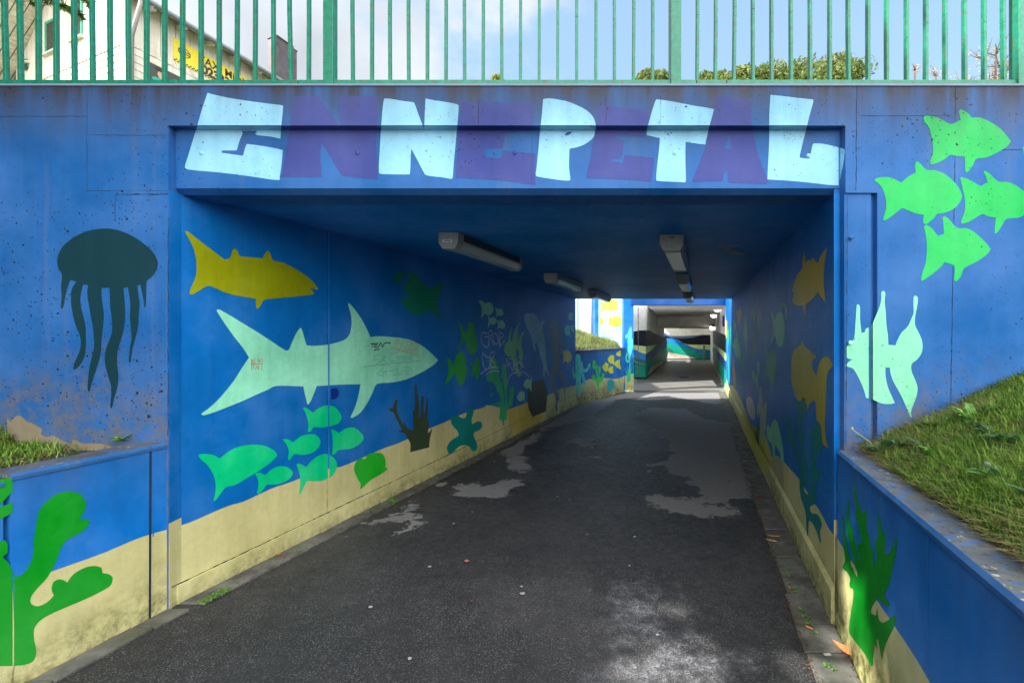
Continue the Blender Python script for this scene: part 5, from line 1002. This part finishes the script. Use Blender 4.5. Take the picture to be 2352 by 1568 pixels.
def moss(name, pts, n, label, spread=.03):
    m = MB()
    for x, y in pts:
        gx, gy = ground_pt(x, y)
        for k in range(n):
            a = random.gauss(0, spread); b = random.gauss(0, spread); cleaf(m, gx+a, gy+b, zfl(gx, gy)+random.uniform(.012, .022), random.uniform(.003, .008), 0)
    o = m.build(name, MW1); tag(o, label, 'moss', kind='stuff')
moss('moss', [(465+3*i, 1388-1.6*i) for i in range(20)], 22, 'moss on the asphalt near the left wall', .018)
moss('moss', [(1802, 1312), (1808, 1325), (1814, 1345), (1822, 1356), (1830, 1362), (1842, 1405), (1848, 1420), (1858, 1436), (1870, 1460), (1905, 1534), (1912, 1538), (1972, 1545), (1975, 1552), (1928, 1462), (1798, 1296), (1780, 1262)], 14, 'moss and tiny weeds in the kerb joints', .012)
moss('moss', [(660, 1262), (672, 1268), (700, 1256), (640, 1285), (1075, 1075), (1085, 1065), (950, 1135)], 12, 'scattered moss by the left kerb', .015)

# leaves and litter on the path
def drift(name, fn, n, label, cols):
    m = MB(); rg2 = random.Random(n)
    for _ in range(n):
        x, y = fn(rg2); s = rg2.uniform(.003, .011); a = rg2.uniform(0, 6.28); z = zfl(x, y)+rg2.uniform(.010, .018); t_ = rg2.uniform(-.5, .5)*s
        ca, sa = math.cos(a), math.sin(a); m.face([(x-ca*s, y-sa*s, z), (x+sa*s*.4, y-ca*s*.4, z+t_), (x+ca*s, y+sa*s, z), (x-sa*s*.4, y+ca*s*.4, z-t_*.3)], rg2.choice((0, 0, 1)))
    o = m.build(name, [plain('bits_%d' % i, c, .9) for i, c in enumerate(cols)]); tag(o, label, 'leaf litter', kind='stuff')
def f1(r):
    y = r.uniform(1.2, 6.5) if r.random() < .75 else r.uniform(6.5, 13); return RWX(y)-.245+r.gauss(0, .022), y
def f2(r):
    y = r.uniform(1.0, 13); return RWX(y)-.012-abs(r.gauss(0, .02)), y
def f3(r):
    y = r.uniform(2.9, 11); return LWX(y)+.19+r.gauss(0, .03), y
BR = ((96, 66, 42), (58, 44, 32))
drift('leaf_litter', f1, 1500, 'crumbled brown leaf bits along the joint between asphalt and right kerb', BR)
drift('leaf_litter', f2, 700, 'dark debris in the corner at the foot of the right wall', ((52, 44, 34), (78, 66, 44)))
drift('leaf_litter', f3, 900, 'debris gathered along the left kerb', BR)
def leaf(x, y, L0, wd, rot, col, label, curl=.25, pt=None, group=None):
    gx, gy = pt or ground_pt(x, y); z = zfl(gx, gy)+.014; m = MB(); ns = 10; prev = None
    for j in range(ns+1):
        u = j/ns; w = wd*math.sin(math.pi*u**.8)*(1+.08*math.sin(j*2.3)); l = L0*(u-.5); cz = curl*L0*(u-.5)**2*1.6
        c_ = Vector((gx+math.cos(rot)*l, gy+math.sin(rot)*l, z+cz)); s_ = Vector((-math.sin(rot), math.cos(rot), 0))*w/2
        cur = (c_-s_+Vector((0, 0, w*curl)), c_, c_+s_+Vector((0, 0, w*curl)))
        if prev: m.face([prev[0], prev[1], cur[1], cur[0]]); m.face([prev[1], prev[2], cur[2], cur[1]])
        prev = cur
    o = m.build('fallen_leaf', leafmat('leaf_%d_%d_%d' % col, col, tuple(min(255, int(v*1.15)) for v in col), .25, 60)); tag(o, label, 'leaf', group); return o
gx, gy = ground_pt(1948, 1508); leaf(0, 0, .19, .075, R(112), (216, 120, 62), 'large curled orange leaf leaning at the foot of the right wing wall', .35, (gx, gy))
leaf(1742, 1146, .10, .06, R(150), (122, 62, 50), 'reddish brown leaf at the asphalt edge by the right kerb')
leaf(1776, 1235, .12, .025, R(160), (206, 156, 90), 'narrow tan leaf on the right kerb')
leaf(1771, 1246, .10, .035, R(140), (196, 168, 126), 'pale beige leaf beside the narrow tan one')
leaf(1709, 1061, .08, .02, R(150), (190, 176, 120), 'small pale leaf farther up the right kerb')
leaf(1072, 1293, .045, .036, R(100), (176, 120, 104), 'pinkish brown leaf in the middle of the asphalt')
leaf(1083, 1385, .03, .015, R(60), (110, 60, 46), 'tiny dark red leaf bit on the asphalt')
leaf(641, 1278, .06, .018, R(20), (190, 96, 50), 'orange leaf by the left plinth')
leaf(1815, 1355, .05, .012, R(100), (210, 124, 60), 'small orange leaf in the kerb joint'); leaf(1858, 1447, .05, .018, R(120), (214, 130, 60), 'orange leaf bit at the asphalt edge')
leaf(1888, 1390, .03, .02, R(30), (134, 96, 74), 'brown leaf bit on the kerb stone')
random.seed(21)
for i in range(16):
    d = random.uniform(5.0, 12.5); leaf(0, 0, random.uniform(.05, .09), random.uniform(.02, .04), random.uniform(0, 3.1), random.choice([(150, 90, 56), (120, 74, 48), (176, 130, 80)]), 'small brown leaf lying along the foot of the right wall', .25, (RWX(d)-random.uniform(.05, .6)**1.3, d), 'brown leaves along the right kerb')
MGUM = plain('gum', (160, 158, 152), .8); random.seed(9)
for x, y, s in ((987, 1303, .012), (851, 1396, .013), (941, 1515, .012), (1200, 1365, .016), (1198, 1349, .009), (1458, 1234, .012), (1446, 1301, .009), (1349, 1229, .007), (1135, 1061, .010), (1282, 1093, .008), (1308, 1149, .007), (1085, 1177, .01), (1042, 1204, .009), (1280, 1141, .008), (1510, 1460, .010)):
    gx, gy = ground_pt(x, y); m = MB(); n = 10; c_ = [(gx+s*random.uniform(.8, 1.2)*math.cos(6.283*i/n), gy+s*.8*random.uniform(.8, 1.2)*math.sin(6.283*i/n), zfl(gx, gy)+.008) for i in range(n)]
    m.face([(a, b, c+.003) for a, b, c in c_]); [m.face([c_[i], c_[(i+1) % n], (c_[(i+1) % n][0], c_[(i+1) % n][1], c_[i][2]+.003), (c_[i][0], c_[i][1], c_[i][2]+.003)]) for i in range(n)]
    o = m.build('gum_spot', MGUM); tag(o, 'small whitish flattened spot on the dark asphalt', 'litter', 'whitish spots on the asphalt')
x_, y_, z_ = on(bank_r, 2290, 1090); m = MB(); m.hexa([(x_-.05, y_-.03, z_+.01), (x_+.06, y_-.01, z_+.01), (x_+.06, y_+.04, z_+.02), (x_-.04, y_+.03, z_+.02)], [(x_-.035, y_-.02, z_+.034), (x_+.05, y_-.01, z_+.05), (x_+.04, y_+.03, z_+.04), (x_-.03, y_+.02, z_+.05)])
o = m.build('plastic_scrap', plain('plastic', (150, 160, 172), .3)); tag(o, 'crumpled pale plastic scrap lying in the grass of the right bank', 'litter')
gx, gy = ground_pt(1900, 1508); m = MB(); m.box(gx-.018, gx+.018, gy-.006, gy+.006, zfl(gx, gy)+.012, zfl(gx, gy)+.018); o = m.build('paper_scrap', plain('paper', (206, 204, 200), .8)); tag(o, 'white paper scrap on the right kerb stone', 'litter')

# ---------------------------------------------------------------- the timber house above on the left
DC = 14.0; HC = at(290, 768, DC); E1 = Vector((.314, 1, 0)).normalized(); E2 = Vector((-2.29, 1, 0)).normalized()   # along the right and the left face
P_H1 = (Vector((HC.x, HC.y, 0)), Vector((E1.y, -E1.x, 0))); P_H2 = (Vector((HC.x, HC.y, 0)), Vector((-E2.y, E2.x, 0))*1.0)
if P_H1[1].y > 0: P_H1 = (P_H1[0], -P_H1[1])
if P_H2[1].y > 0: P_H2 = (P_H2[0], -P_H2[1])
def H(u, v, z): p = HC+E1*u+E2*v; return (p.x, p.y, z)
hs = empty('timber_house', (HC.x, HC.y, ZT)); tag(hs, 'white weathered timber house with scalloped boards, green windows and wide eaves', 'house')
ZG_ = ZT-.3; ZE = EYE+10.15; LEN, WID = 15.0, 6.9
MWD = MT('white_boards'); p = MWD.pos(); n1 = MWD.noise(MWD.pos((7, 7, .6)), 1, 6, .7); n2 = MWD.noise(p, 2, 5, .6)
c = MWD.mix(MWD.mapr(n1, .35, .7, 0, .55), srgb((214, 208, 196)), srgb((148, 138, 120))); c = MWD.mix(MWD.mapr(n2, .5, .7, 0, .4), c, srgb((176, 162, 132)))
MWD = MWD.bsdf(c, .75, bump=n1, bstr=.3)
MGAP = plain('board_gap', (92, 84, 74), .9)
m = MB(); RZ = ZE+1.62; vr = 4.0
m.mesh([H(0, 0, ZG_), H(LEN, 0, ZG_), H(LEN, WID+2.5, ZG_), H(0, WID+2.5, ZG_), H(0, 0, ZE), H(LEN, 0, ZE), H(LEN, WID+2.5, ZE-2.6), H(0, WID+2.5, ZE-2.6), H(0, vr, RZ), H(LEN, vr, RZ)],
       [(0, 1, 5, 4), (1, 2, 6, 9, 5), (2, 3, 7, 6), (3, 0, 4, 8, 7), (4, 5, 9, 8), (8, 9, 6, 7)])
m.build('wall_body', MGAP, hs)
ZSC = EYE+8.66
n1v = P_H1[1]; n2v = P_H2[1]
def scallop(m, fP, u0, u1, zb, zt, nv, th, amp):
    c0 = (u0+u1)/2; w = (u1-u0)/2; pts = []
    for i in range(9): a = math.pi*(1+i/8); pts.append((c0+w*math.cos(a), zb+amp+amp*math.sin(a)))
    zt0, zt1 = zt if isinstance(zt, tuple) else (zt, zt)
    pts += [(u1, zt1), (u0, zt0)]
    A = [Vector(fP(a, z))+nv*th for a, z in pts]; B = [Vector(fP(a, z))+nv*.002 for a, z in pts]; n = len(A)
    m.mesh(A+B, [tuple(range(n))]+[(i, (i+1) % n, (i+1) % n+n, i+n) for i in range(n)])
m = MB(); u = .0
while u < LEN:
    scallop(m, lambda a, z: H(a, 0, z), u+.006, u+.44, ZSC, ZE-.02, n1v, .045, .16); u += .452
m.build('board_cladding', MWD, hs)
m = MB(); v = .0; zr_ = lambda v: (ZE+(RZ-ZE)*v/vr) if v < vr else RZ-(v-vr)*(RZ-ZE+2.6)/(WID+2.5-vr)
while v < WID:
    scallop(m, lambda a, z: H(0, a, z), v+.004, v+.20, ZSC, (zr_(v), zr_(v+.2)), n2v, .05, .09); v += .212
m.build('board_cladding', MWD, hs)
m = MB(); z = ZG_; k = 0
while z < ZSC+.2:
    for (fa, nv, ln) in ((lambda a, z: H(a, 0, z), n1v, LEN), (lambda a, z: H(0, a, z), n2v, WID)):
        A = [Vector(fa(0, z))+nv*.034, Vector(fa(ln, z))+nv*.034, Vector(fa(ln, z+.215))+nv*.016, Vector(fa(0, z+.215))+nv*.016]
        m.face(A); m.face([A[0], A[1], Vector(fa(ln, z)), Vector(fa(0, z))])
    z += .22
m.build('clapboards', MWD, hs)
m = MB()
for q in (0.0,):
    a = Vector(H(0, 0, 0))+n1v*.05+n2v*.05; m.box(a.x-.09, a.x+.09, a.y-.07, a.y+.11, ZG_, ZE)
m.build('corner_post', MWD, hs)
MTG = plain('green_shutter', (16, 140, 112), .5); MDG = plain('window_dark', (26, 40, 44), .2)
def window(pts, zt, sill=True):
    (xa_, ya_), (xb_, yb_) = pts; A = hit(xa_, ya_, P_H2); B = hit(xb_, yb_, P_H2); zb_ = (A.z+B.z)/2; t_ = (B-A); t_.z = 0; t_.normalize()
    def q(a, z, o): return Vector((a.x, a.y, z))+n2v*o
    m = MB(); m.hexa([q(A, zb_, .03), q(B, zb_, .03), q(B, zb_, .085), q(A, zb_, .085)], [q(A, zt, .03), q(B, zt, .03), q(B, zt, .085), q(A, zt, .085)]); w_ = m.build('window', MTG, hs)
    m = MB(); a2 = A+t_*.22*(B-A).length; b2 = B-t_*.12*(B-A).length
    m.hexa([q(a2, zb_+.1, .086), q(b2, zb_+.1, .086), q(b2, zb_+.1, .092), q(a2, zb_+.1, .092)], [q(a2, zt-.1, .086), q(b2, zt-.1, .086), q(b2, zt-.1, .092), q(a2, zt-.1, .092)]); m.build('pane', MDG, w_)
    m = MB(); a3, b3 = A-t_*.08, B+t_*.08; m.hexa([q(a3, zb_-.07, .03), q(b3, zb_-.07, .03), q(b3, zb_-.07, .16), q(a3, zb_-.07, .16)], [q(a3, zb_, .03), q(b3, zb_, .03), q(b3, zb_, .14), q(a3, zb_, .14)]); m.build('sill', MWD, w_)
window(((171, 97), (195, 86)), ZE+.9); window(((110, 129), (134, 117)), ZE+.35); window(((62, 148), (71, 144)), ZE-1.2+.35)
# roof slabs with boarded soffits, gutter and downpipe
OH = 1.5
m = MB()
def slab(u0, u1, v0, z0, v1, z1, th=.12):
    a = [Vector(H(u0, v0, z0)), Vector(H(u1, v0, z0)), Vector(H(u1, v1, z1)), Vector(H(u0, v1, z1))]; m.hexa(a, [p+Vector((0, 0, th)) for p in a])
sl_ = (RZ-ZE)/vr; slab(-OH*.0-.18, LEN+.4, -.62, ZE-.62*sl_+.02, vr, RZ+.02)
s2_ = (RZ-ZE+2.6)/(WID+2.5-vr); slab(-OH, LEN+.4, vr+.005, RZ+.02, WID+3.4, RZ-s2_*(WID+3.4-vr)+.02)
MSF = MT('soffit'); g = MSF.pos(); rot = MSF.n('ShaderNodeMapping'); MSF.l(g, rot.inputs[0]); rot.inputs['Rotation'].default_value = (0, 0, -math.atan2(E1.y, E1.x))
wv = MSF.n('ShaderNodeTexWave'); wv.wave_type = 'BANDS'; wv.bands_direction = 'X'; wv.inputs['Scale'].default_value = 1.1; MSF.l(rot.outputs[0], wv.inputs[0])
n1 = MSF.noise(MSF.pos((2, 2, 8)), 2, 5, .6); gapm = MSF.mapr(wv.outputs[1], .0, .06, 1, 0)
c = MSF.mix(MSF.mapr(n1, .35, .7, 0, 1), srgb((206, 200, 184)), srgb((160, 148, 122))); c = MSF.mix(gapm, c, srgb((70, 62, 52))); MSF = MSF.bsdf(c, .8)
rf = m.build('roof', MSF, hs)
m = MB(); zg_ = ZE-.62*sl_
pr = [Vector(H(-.2, -.66, zg_+.02)), Vector(H(LEN+.4, -.66, zg_+.02))]; m.tube([pr[0], pr[1]], .075, 10); m.build('gutter', plain('zinc', (104, 112, 118), .5, .4), rf, True)
m = MB(); a = Vector(H(.05, -.66, zg_)); b = Vector(H(.08, -.12, zg_-1.0)); m.tube([a, a+Vector((0, 0, -.18)), b, Vector((b.x, b.y, ZG_))], .06, 10); m.build('downpipe', plain('zinc2', (146, 144, 142), .5, .4), hs, True)
u = .5
while u < LEN:
    m = MB(); a = Vector(H(u, 0, ZE-.16)); m.bar(a, Vector(H(u, -.55, zg_-.02)), .09, .12); m.build('rafter_tail', MWD, hs); u += .9
m = MB(); a = at(632, 180, 24.0); a = Vector((a.x, a.y, 0)); w1 = E1*1.35; w2 = E2*.55; zt_ = EYE+(768-84)/F*24.0
b_ = [a, a+w1, a+w1+w2, a+w2]; m.hexa([Vector((q.x, q.y, ZE)) for q in b_], [Vector((q.x, q.y, zt_)) for q in b_])
ch = m.build('chimney', MT('slate').bsdf(srgb((100, 92, 94)), .6) if False else plain('slate', (84, 76, 80), .5, .3, .3, 3), hs)
m = MB(); cc_ = a+w1*.5+w2*.5; bb = [cc_+(q-cc_)*1.06 for q in b_]; m.hexa([Vector((q.x, q.y, zt_)) for q in bb], [Vector((q.x, q.y, zt_+.05)) for q in bb])
bb = [cc_+(q-cc_)*.8 for q in b_]; m.hexa([Vector((q.x, q.y, zt_+.16)) for q in bb], [Vector((q.x, q.y, zt_+.2)) for q in bb]); m.build('cap', plain('cap', (70, 60, 58), .6), ch)
# yellow taxi banner on the right face
def onH1(u, z, o): p = Vector(H(u, 0, z))+n1v*o; return p
SU0, SU1, SZ0, SZ1 = 1.22*1.048, 4.6, EYE+8.86, EYE+9.60
sg = empty('banner', onH1(2.7, 10.9, .06)); tag(sg, 'yellow taxi banner with dark lettering on the side of the timber house', 'sign')
m = MB(); A = [onH1(SU0, SZ0, .05), onH1(SU1, SZ0, .05), onH1(SU1, SZ0, .062), onH1(SU0, SZ0, .062)]; B = [q+Vector((0, 0, SZ1-SZ0)) for q in A]; m.hexa(A, B); m.build('panel', plain('banner_yellow', (222, 202, 52), .7), sg)
m = MB(); MIK = plain('banner_ink', (40, 36, 60), .6)
for k in range(60):
    for r_ in (0, 1):
        if (k+r_) % 2 == 0:
            u = SU0+.0+k*.056; m.face([onH1(u, SZ0+.008+r_*.045, .0645), onH1(u+.056, SZ0+.008+r_*.045, .0645), onH1(u+.056, SZ0+.053+r_*.045, .0645), onH1(u, SZ0+.053+r_*.045, .0645)])
m.build('chequer_band', MIK, sg)
def text_on(txt, u, z, size, nm, mat, parent, bold=0.0, o=.066):
    cu = bpy.data.curves.new('t', 'FONT'); cu.body = txt; cu.size = size; cu.offset = bold
    to = bpy.data.objects.new('t', cu); C.objects.link(to); bpy.context.view_layer.update()
    me = bpy.data.meshes.new_from_object(to.evaluated_get(bpy.context.evaluated_depsgraph_get())); bpy.data.objects.remove(to)
    for v_ in me.vertices: v_.co = onH1(u+v_.co.x, z+v_.co.y, o)
    me.materials.clear(); me.materials.append(mat); ob = bpy.data.objects.new(nm, me); C.objects.link(ob); ob.parent = parent; ob.matrix_parent_inverse = parent.matrix_basis.inverted(); return ob
text_on('TAXI Mieth', SU0+.78, SZ0+.41, .37, 'lettering', MIK, sg, .008)
text_on('02333', SU0+.90, SZ0+.09, .40, 'lettering', plain('banner_ink2', (44, 44, 84), .6), sg, .022)
m = MB()
for (cx_, cz_, r0) in ((SU0+.33, SZ0+.42, .15),):
    for i in range(18):
        a0, a1 = 2*math.pi*i/18, 2*math.pi*(i+1)/18
        m.face([onH1(cx_+r0*1.3*math.cos(a0), cz_+r0*math.sin(a0), .066), onH1(cx_+r0*1.3*math.cos(a1), cz_+r0*math.sin(a1), .066), onH1(cx_+r0*1.12*math.cos(a1), cz_+r0*.84*math.sin(a1), .066), onH1(cx_+r0*1.12*math.cos(a0), cz_+r0*.84*math.sin(a0), .066)])
    for dz in (-.03, .04): m.face([onH1(cx_-.2, cz_+dz-.02, .067), onH1(cx_+.2, cz_+dz-.02, .067), onH1(cx_+.2, cz_+dz+.01, .067), onH1(cx_-.2, cz_+dz+.01, .067)])
m.build('emblem', MIK, sg)
po = empty('poster', onH1(.6, 10.1, .06)); tag(po, 'poster with a portrait of a person in green, on the timber house', 'poster')
u0 = .55; zq_ = EYE+7.9
m = MB(); m.face([onH1(u0, zq_, .05), onH1(u0+1.6, zq_, .05), onH1(u0+1.6, zq_+.52, .05), onH1(u0, zq_+.52, .05)]); m.build('panel', plain('poster_bg', (62, 66, 60), .6), po)
def blob(nm, cu_, cz_, ru, rz_, mat, o): 
    m = MB(); m.face([onH1(cu_+ru*math.cos(6.283*i/20), cz_+rz_*math.sin(6.283*i/20), o) for i in range(20)]); m.build(nm, mat, po)
blob('portrait_top', u0+.35, zq_+.08, .25, .08, plain('teal_top', (20, 160, 140), .6), .053); blob('portrait_face', u0+.38, zq_+.28, .12, .13, plain('skin', (196, 150, 128), .6), .056); blob('portrait_hat', u0+.38, zq_+.42, .2, .06, plain('hat', (40, 40, 44), .6), .059)

# ---------------------------------------------------------------- trees
def leaves(m, c, r, n, s, mi=0, flat=1.0, rng=random):
    for _ in range(n):
        while 1:
            d = Vector((rng.uniform(-1, 1), rng.uniform(-1, 1), rng.uniform(-1, 1)))
            if .25 < d.length < 1: break
        p = Vector(c)+Vector((d.x*r[0], d.y*r[1], d.z*r[2]))
        a = Vector((rng.gauss(0, 1), rng.gauss(0, 1), rng.gauss(0, 1))).normalized(); b = a.cross(Vector((rng.gauss(0, 1), rng.gauss(0, 1), rng.gauss(0, 1)))).normalized()
        q = s*rng.uniform(.6, 1.3); k = len(m.v); m.v += [tuple(p-a*q), tuple(p+b*q*.42), tuple(p+a*q), tuple(p-b*q*.42)]; m.f.append((k, k+1, k+2, k+3)); m.mi.append(mi)
MBK_ = plain('bark', (92, 78, 62), .9, 0, .25, 20)
def tree(name, base, top, rad, n, s, mats, label, group=None, clumps=16, seed=1, gap=None, sparse=False, shape=1.0, dome=False):
    rng = random.Random(seed); x, y, z = base; h = top-z
    r = empty(name, base); tag(r, label, 'tree', group); random.seed(seed)
    m = MB(); cr_ = rad
    pts = [(x, y, z-.2), (x+.05*h*rng.uniform(-1, 1), y, z+h*.3), (x+.05*h*rng.uniform(-1, 1), y, z+h*.6), (x, y, z+h*.86)]
    m.tube(pts, [h*.028, h*.022, h*.014, h*.004], 8)
    cl = []
    for i in range(clumps):
        a = rng.uniform(0, 6.28); q = rng.uniform(.05, .85); zz = rng.uniform(.0, 1.0); prof = math.sin(math.pi*(.15+.80*zz))**.8
        cl.append(Vector((x+math.cos(a)*cr_*q*prof, y+math.sin(a)*cr_*q*prof, z+h*.34+(h*.60)*zz*shape)))
    if dome:
        cl = []
        for i in range(clumps):
            a = rng.uniform(0, 6.28); e = math.asin(rng.uniform(-.15, 1)); q = rng.uniform(.6, .85)*rad
            cl.append(Vector((x+math.cos(a)*math.cos(e)*q*1.1, y+math.sin(a)*math.cos(e)*q, top-rad*1.05+math.sin(e)*q)))
    for c_ in cl:
        k = Vector(pts[2])*.6+Vector(pts[1])*.4; m.tube([k, (k+c_)/2+Vector((0, 0, .05*h)), c_], [h*.009, h*.006, h*.0025], 5)
        if sparse:
            for _ in range(9): e = c_+Vector((rng.gauss(0, .3), rng.gauss(0, .3), rng.uniform(.1, .9)))*cr_*.45; m.tube([c_, (c_+e)/2+Vector((rng.gauss(0, .05), 0, 0)), e], [h*.0022, h*.0015, h*.0008], 4)
    m.build('trunk', MBK_, r)
    m = MB()
    for c_ in cl:
        rr = cr_*rng.uniform(.28, .46); leaves(m, c_, (rr, rr, rr*.8), n//clumps, s, rng.choice(range(len(mats))), rng=rng)
    if gap: 
        keep = [i for i, f in enumerate(m.f) if not gap(Vector(m.v[f[0]]))]; m.f = [m.f[i] for i in keep]; m.mi = [m.mi[i] for i in keep]
    m.build('crown', mats, r)
    return r
MT1 = leafmat('oak_light', (84, 104, 44), (120, 130, 66), .35, 1.2); MT2 = leafmat('oak_mid', (70, 96, 36), (112, 130, 58), .3, 1.2)
MT3 = leafmat('yellow_leaf', (188, 168, 50), (214, 178, 80), .4, 1.5); MT4 = leafmat('tan_leaf', (176, 138, 96), (206, 170, 128), .35, 1.5); MT5 = leafmat('grey_leaf', (116, 118, 96), (156, 150, 126), .3, 1.5)
MT6 = leafmat('shrub_leaf', (120, 132, 26), (160, 162, 60), .4, 3)
D0 = 26.0; zt = lambda y, d: EYE+(PY-y)/F*d
TG = 'leafy trees beyond the railing on the right'
for i, (x, y, r_, lab) in enumerate(((1868, 133, 2.6, 'tallest leafy tree of the row beyond the railing'), (1770, 142, 2.2, 'leafy tree left of the tallest one beyond the railing'), (1700, 156, 1.7, 'lower leafy tree further left beyond the railing'),
         (1925, 148, 1.8, 'leafy tree at the right end of the dense row'), (1640, 172, 1.2, 'small tree top right of the second railing post'), (1496, 168, 1.1, 'small dense tree top left of the second railing post'))):
    p = at(x, y, D0); tree('leafy_tree', (p.x, D0, ZT), zt(y, D0)+.1, r_, 7000, .12, [MT1, MT2, MT1], lab, TG, 30, 40+i, dome=True)
p = at(1142, 150, 9.0); tree('shrub', (p.x, 9.0, ZT-.2), zt(148, 9.0)+.1, .26, 1500, .045, [MT6, MT1], 'yellow green shrub tip above the middle of the railing', None, 12, 5, shape=1.0)
p = at(1112, 165, 9.2); tree('shrub', (p.x, 9.2, ZT-.2), zt(166, 9.2)+.1, .14, 300, .04, [MT6], 'small yellow green twig left of the shrub tip', None, 6, 6)
p = at(1172, 165, 9.2); tree('shrub', (p.x, 9.2, ZT-.2), zt(168, 9.2)+.1, .2, 420, .04, [MT6, MT4], 'low yellowish twig right of the shrub tip', None, 7, 8)
p = at(2285, 100, 22); tree('birch_tree', (p.x, 22, ZT), zt(96, 22)+.2, 2.4, 3000, .05, [MT5, MT5, MT4], 'tall sparse grey birch at the right end of the railing', None, 22, 11, sparse=True)
p = at(2345, 150, 18); tree('yellow_tree', (p.x, 18, ZT), zt(146, 18)+.2, 1.1, 2600, .06, [MT3, MT3, MT4], 'yellow autumn tree low at the right end of the railing', None, 16, 13)
p = at(2148, 150, 22); tree('bare_bush', (p.x, 22, ZT), zt(142, 22)+.2, 1.3, 1500, .05, [MT4, MT4], 'tan half bare bush beyond the railing on the right', None, 14, 14, sparse=True)
p = at(2100, 140, 24); tree('bare_bush', (p.x, 24, ZT), zt(132, 24)+.2, .9, 500, .05, [MT4], 'pale thin bush left of the tan one', None, 9, 15, sparse=True)
p = at(2215, 165, 22); tree('bare_bush', (p.x, 22, ZT), zt(158, 22)+.2, 1.0, 700, .05, [MT5, MT4], 'low thin bush before the grey birch', None, 9, 16, sparse=True)
# conifer whose bough hangs in from the upper left
MCN = leafmat('needles', (44, 70, 22), (104, 130, 44), .2, 6)
cf = empty('conifer', (-13.5, 9.0, ZT)); tag(cf, 'conifer whose dark boughs hang before the timber house at the top left', 'tree')
m = MB(); m.tube([(-13.5, 9, ZT-.2), (-13.4, 9, ZT+5), (-13.4, 9, ZT+11)], [.22, .16, .05], 10)
rng = random.Random(4); fo = MB()
def bough(a, b, n, dens):
    a, b = Vector(a), Vector(b); m.tube([a, (a+b)/2+Vector((0, 0, .25)), b], [.05, .03, .008], 6)
    for i in range(n):
        t_ = .25+.75*i/n; p = a+(b-a)*t_+Vector((0, 0, .25*4*t_*(1-t_)))
        for s_ in (-1, 1):
            L0 = rng.uniform(.25, .6)*(1.25-t_); dr = Vector((rng.uniform(-.3, .6), s_*rng.uniform(.3, 1), -rng.uniform(.35, 1.0))).normalized(); e = p+dr*L0; m.tube([p, e], [.006, .002], 4)
            for k in range(int(dens*2.6)):
                q = p+(e-p)*rng.random(); d_ = (dr*.6+Vector((rng.gauss(0, 1), rng.gauss(0, 1), rng.gauss(0, .8)))*.6).normalized(); s2 = d_.cross(Vector((rng.gauss(0, 1), rng.gauss(0, 1), 1))).normalized()*.013
                w_ = q+d_*rng.uniform(.06, .13); j = len(fo.v); fo.v += [tuple(q-s2), tuple(q+s2), tuple(w_)]; fo.f.append((j, j+1, j+2)); fo.mi.append(0)
dv = 8.6
for (x, y, n, de) in ((205, 38, 16, 46), (232, 8, 14, 40), (160, -6, 12, 40), (190, -20, 14, 44), (250, -30, 10, 30), (120, -30, 10, 30), (30, -8, 8, 30), (5, 8, 8, 34)):
    b = at(x, y, dv+rng.uniform(-.4, .4)); bough((-13.4, 9, b.z+1.6), b, n, de)
m.build('trunk', MBK_, cf); fo.build('foliage', MCN, cf)

# the big trees behind the viewer on the left that keep the portal in shade; sun comes through in a few spots
def gapfn(p):
    # drop leaves standing between the sun and the sunlit patches on the ground, the wing wall and beyond
    for (q, r_) in SPOTS:
        v_ = p-q; t_ = v_.dot(SDIR)
        if t_ > 0 and (v_-SDIR*t_).length < r_+.17: return random.random() < .985
    return False
SPOTS = []
def spot(x, y, r_, wallp=None):
    if wallp: p = hit(x, y, wallp)
    else: gx, gy = ground_pt(x, y); p = Vector((gx, gy, .02))
    SPOTS.append((p, r_))
for a in ((1520, 1400, .16), (1470, 1470, .14), (1570, 1530, .22), (1480, 1560, .2), (1640, 1500, .12), (1700, 1560, .16), (1420, 1390, .08), (1905, 1500, .14), (1940, 1568, .16)): spot(*a)
for a in ((2110, 1500, .20), (2190, 1430, .20), (2270, 1480, .24), (2340, 1540, .22), (2290, 1350, .2), (2160, 1330, .14), (2240, 1560, .22), (2120, 1400, .12), (2020, 1500, .07), (1975, 1500, .06), (1950, 1250, .035), (1890, 1300, .05)): spot(*a, P_RG)
BT = [((-5.9, -1.6, 0), 12.6, 3.3, 31), ((-7.6, -2.9, 0), 13.0, 4.6, 21), ((-10.8, -.6, 0), 13.5, 4.4, 23), ((-8.2, 0.2, 0), 12.5, 3.4, 33)]
for i, (b_, tp, r_, sd) in enumerate(BT):
    tree('shade_tree', b_, tp, r_, 21000, .17, [MT2, MT2, MT1], 'broad leafy tree behind the viewer on the left bank', 'shade trees behind the viewer', 34, sd, gap=gapfn)
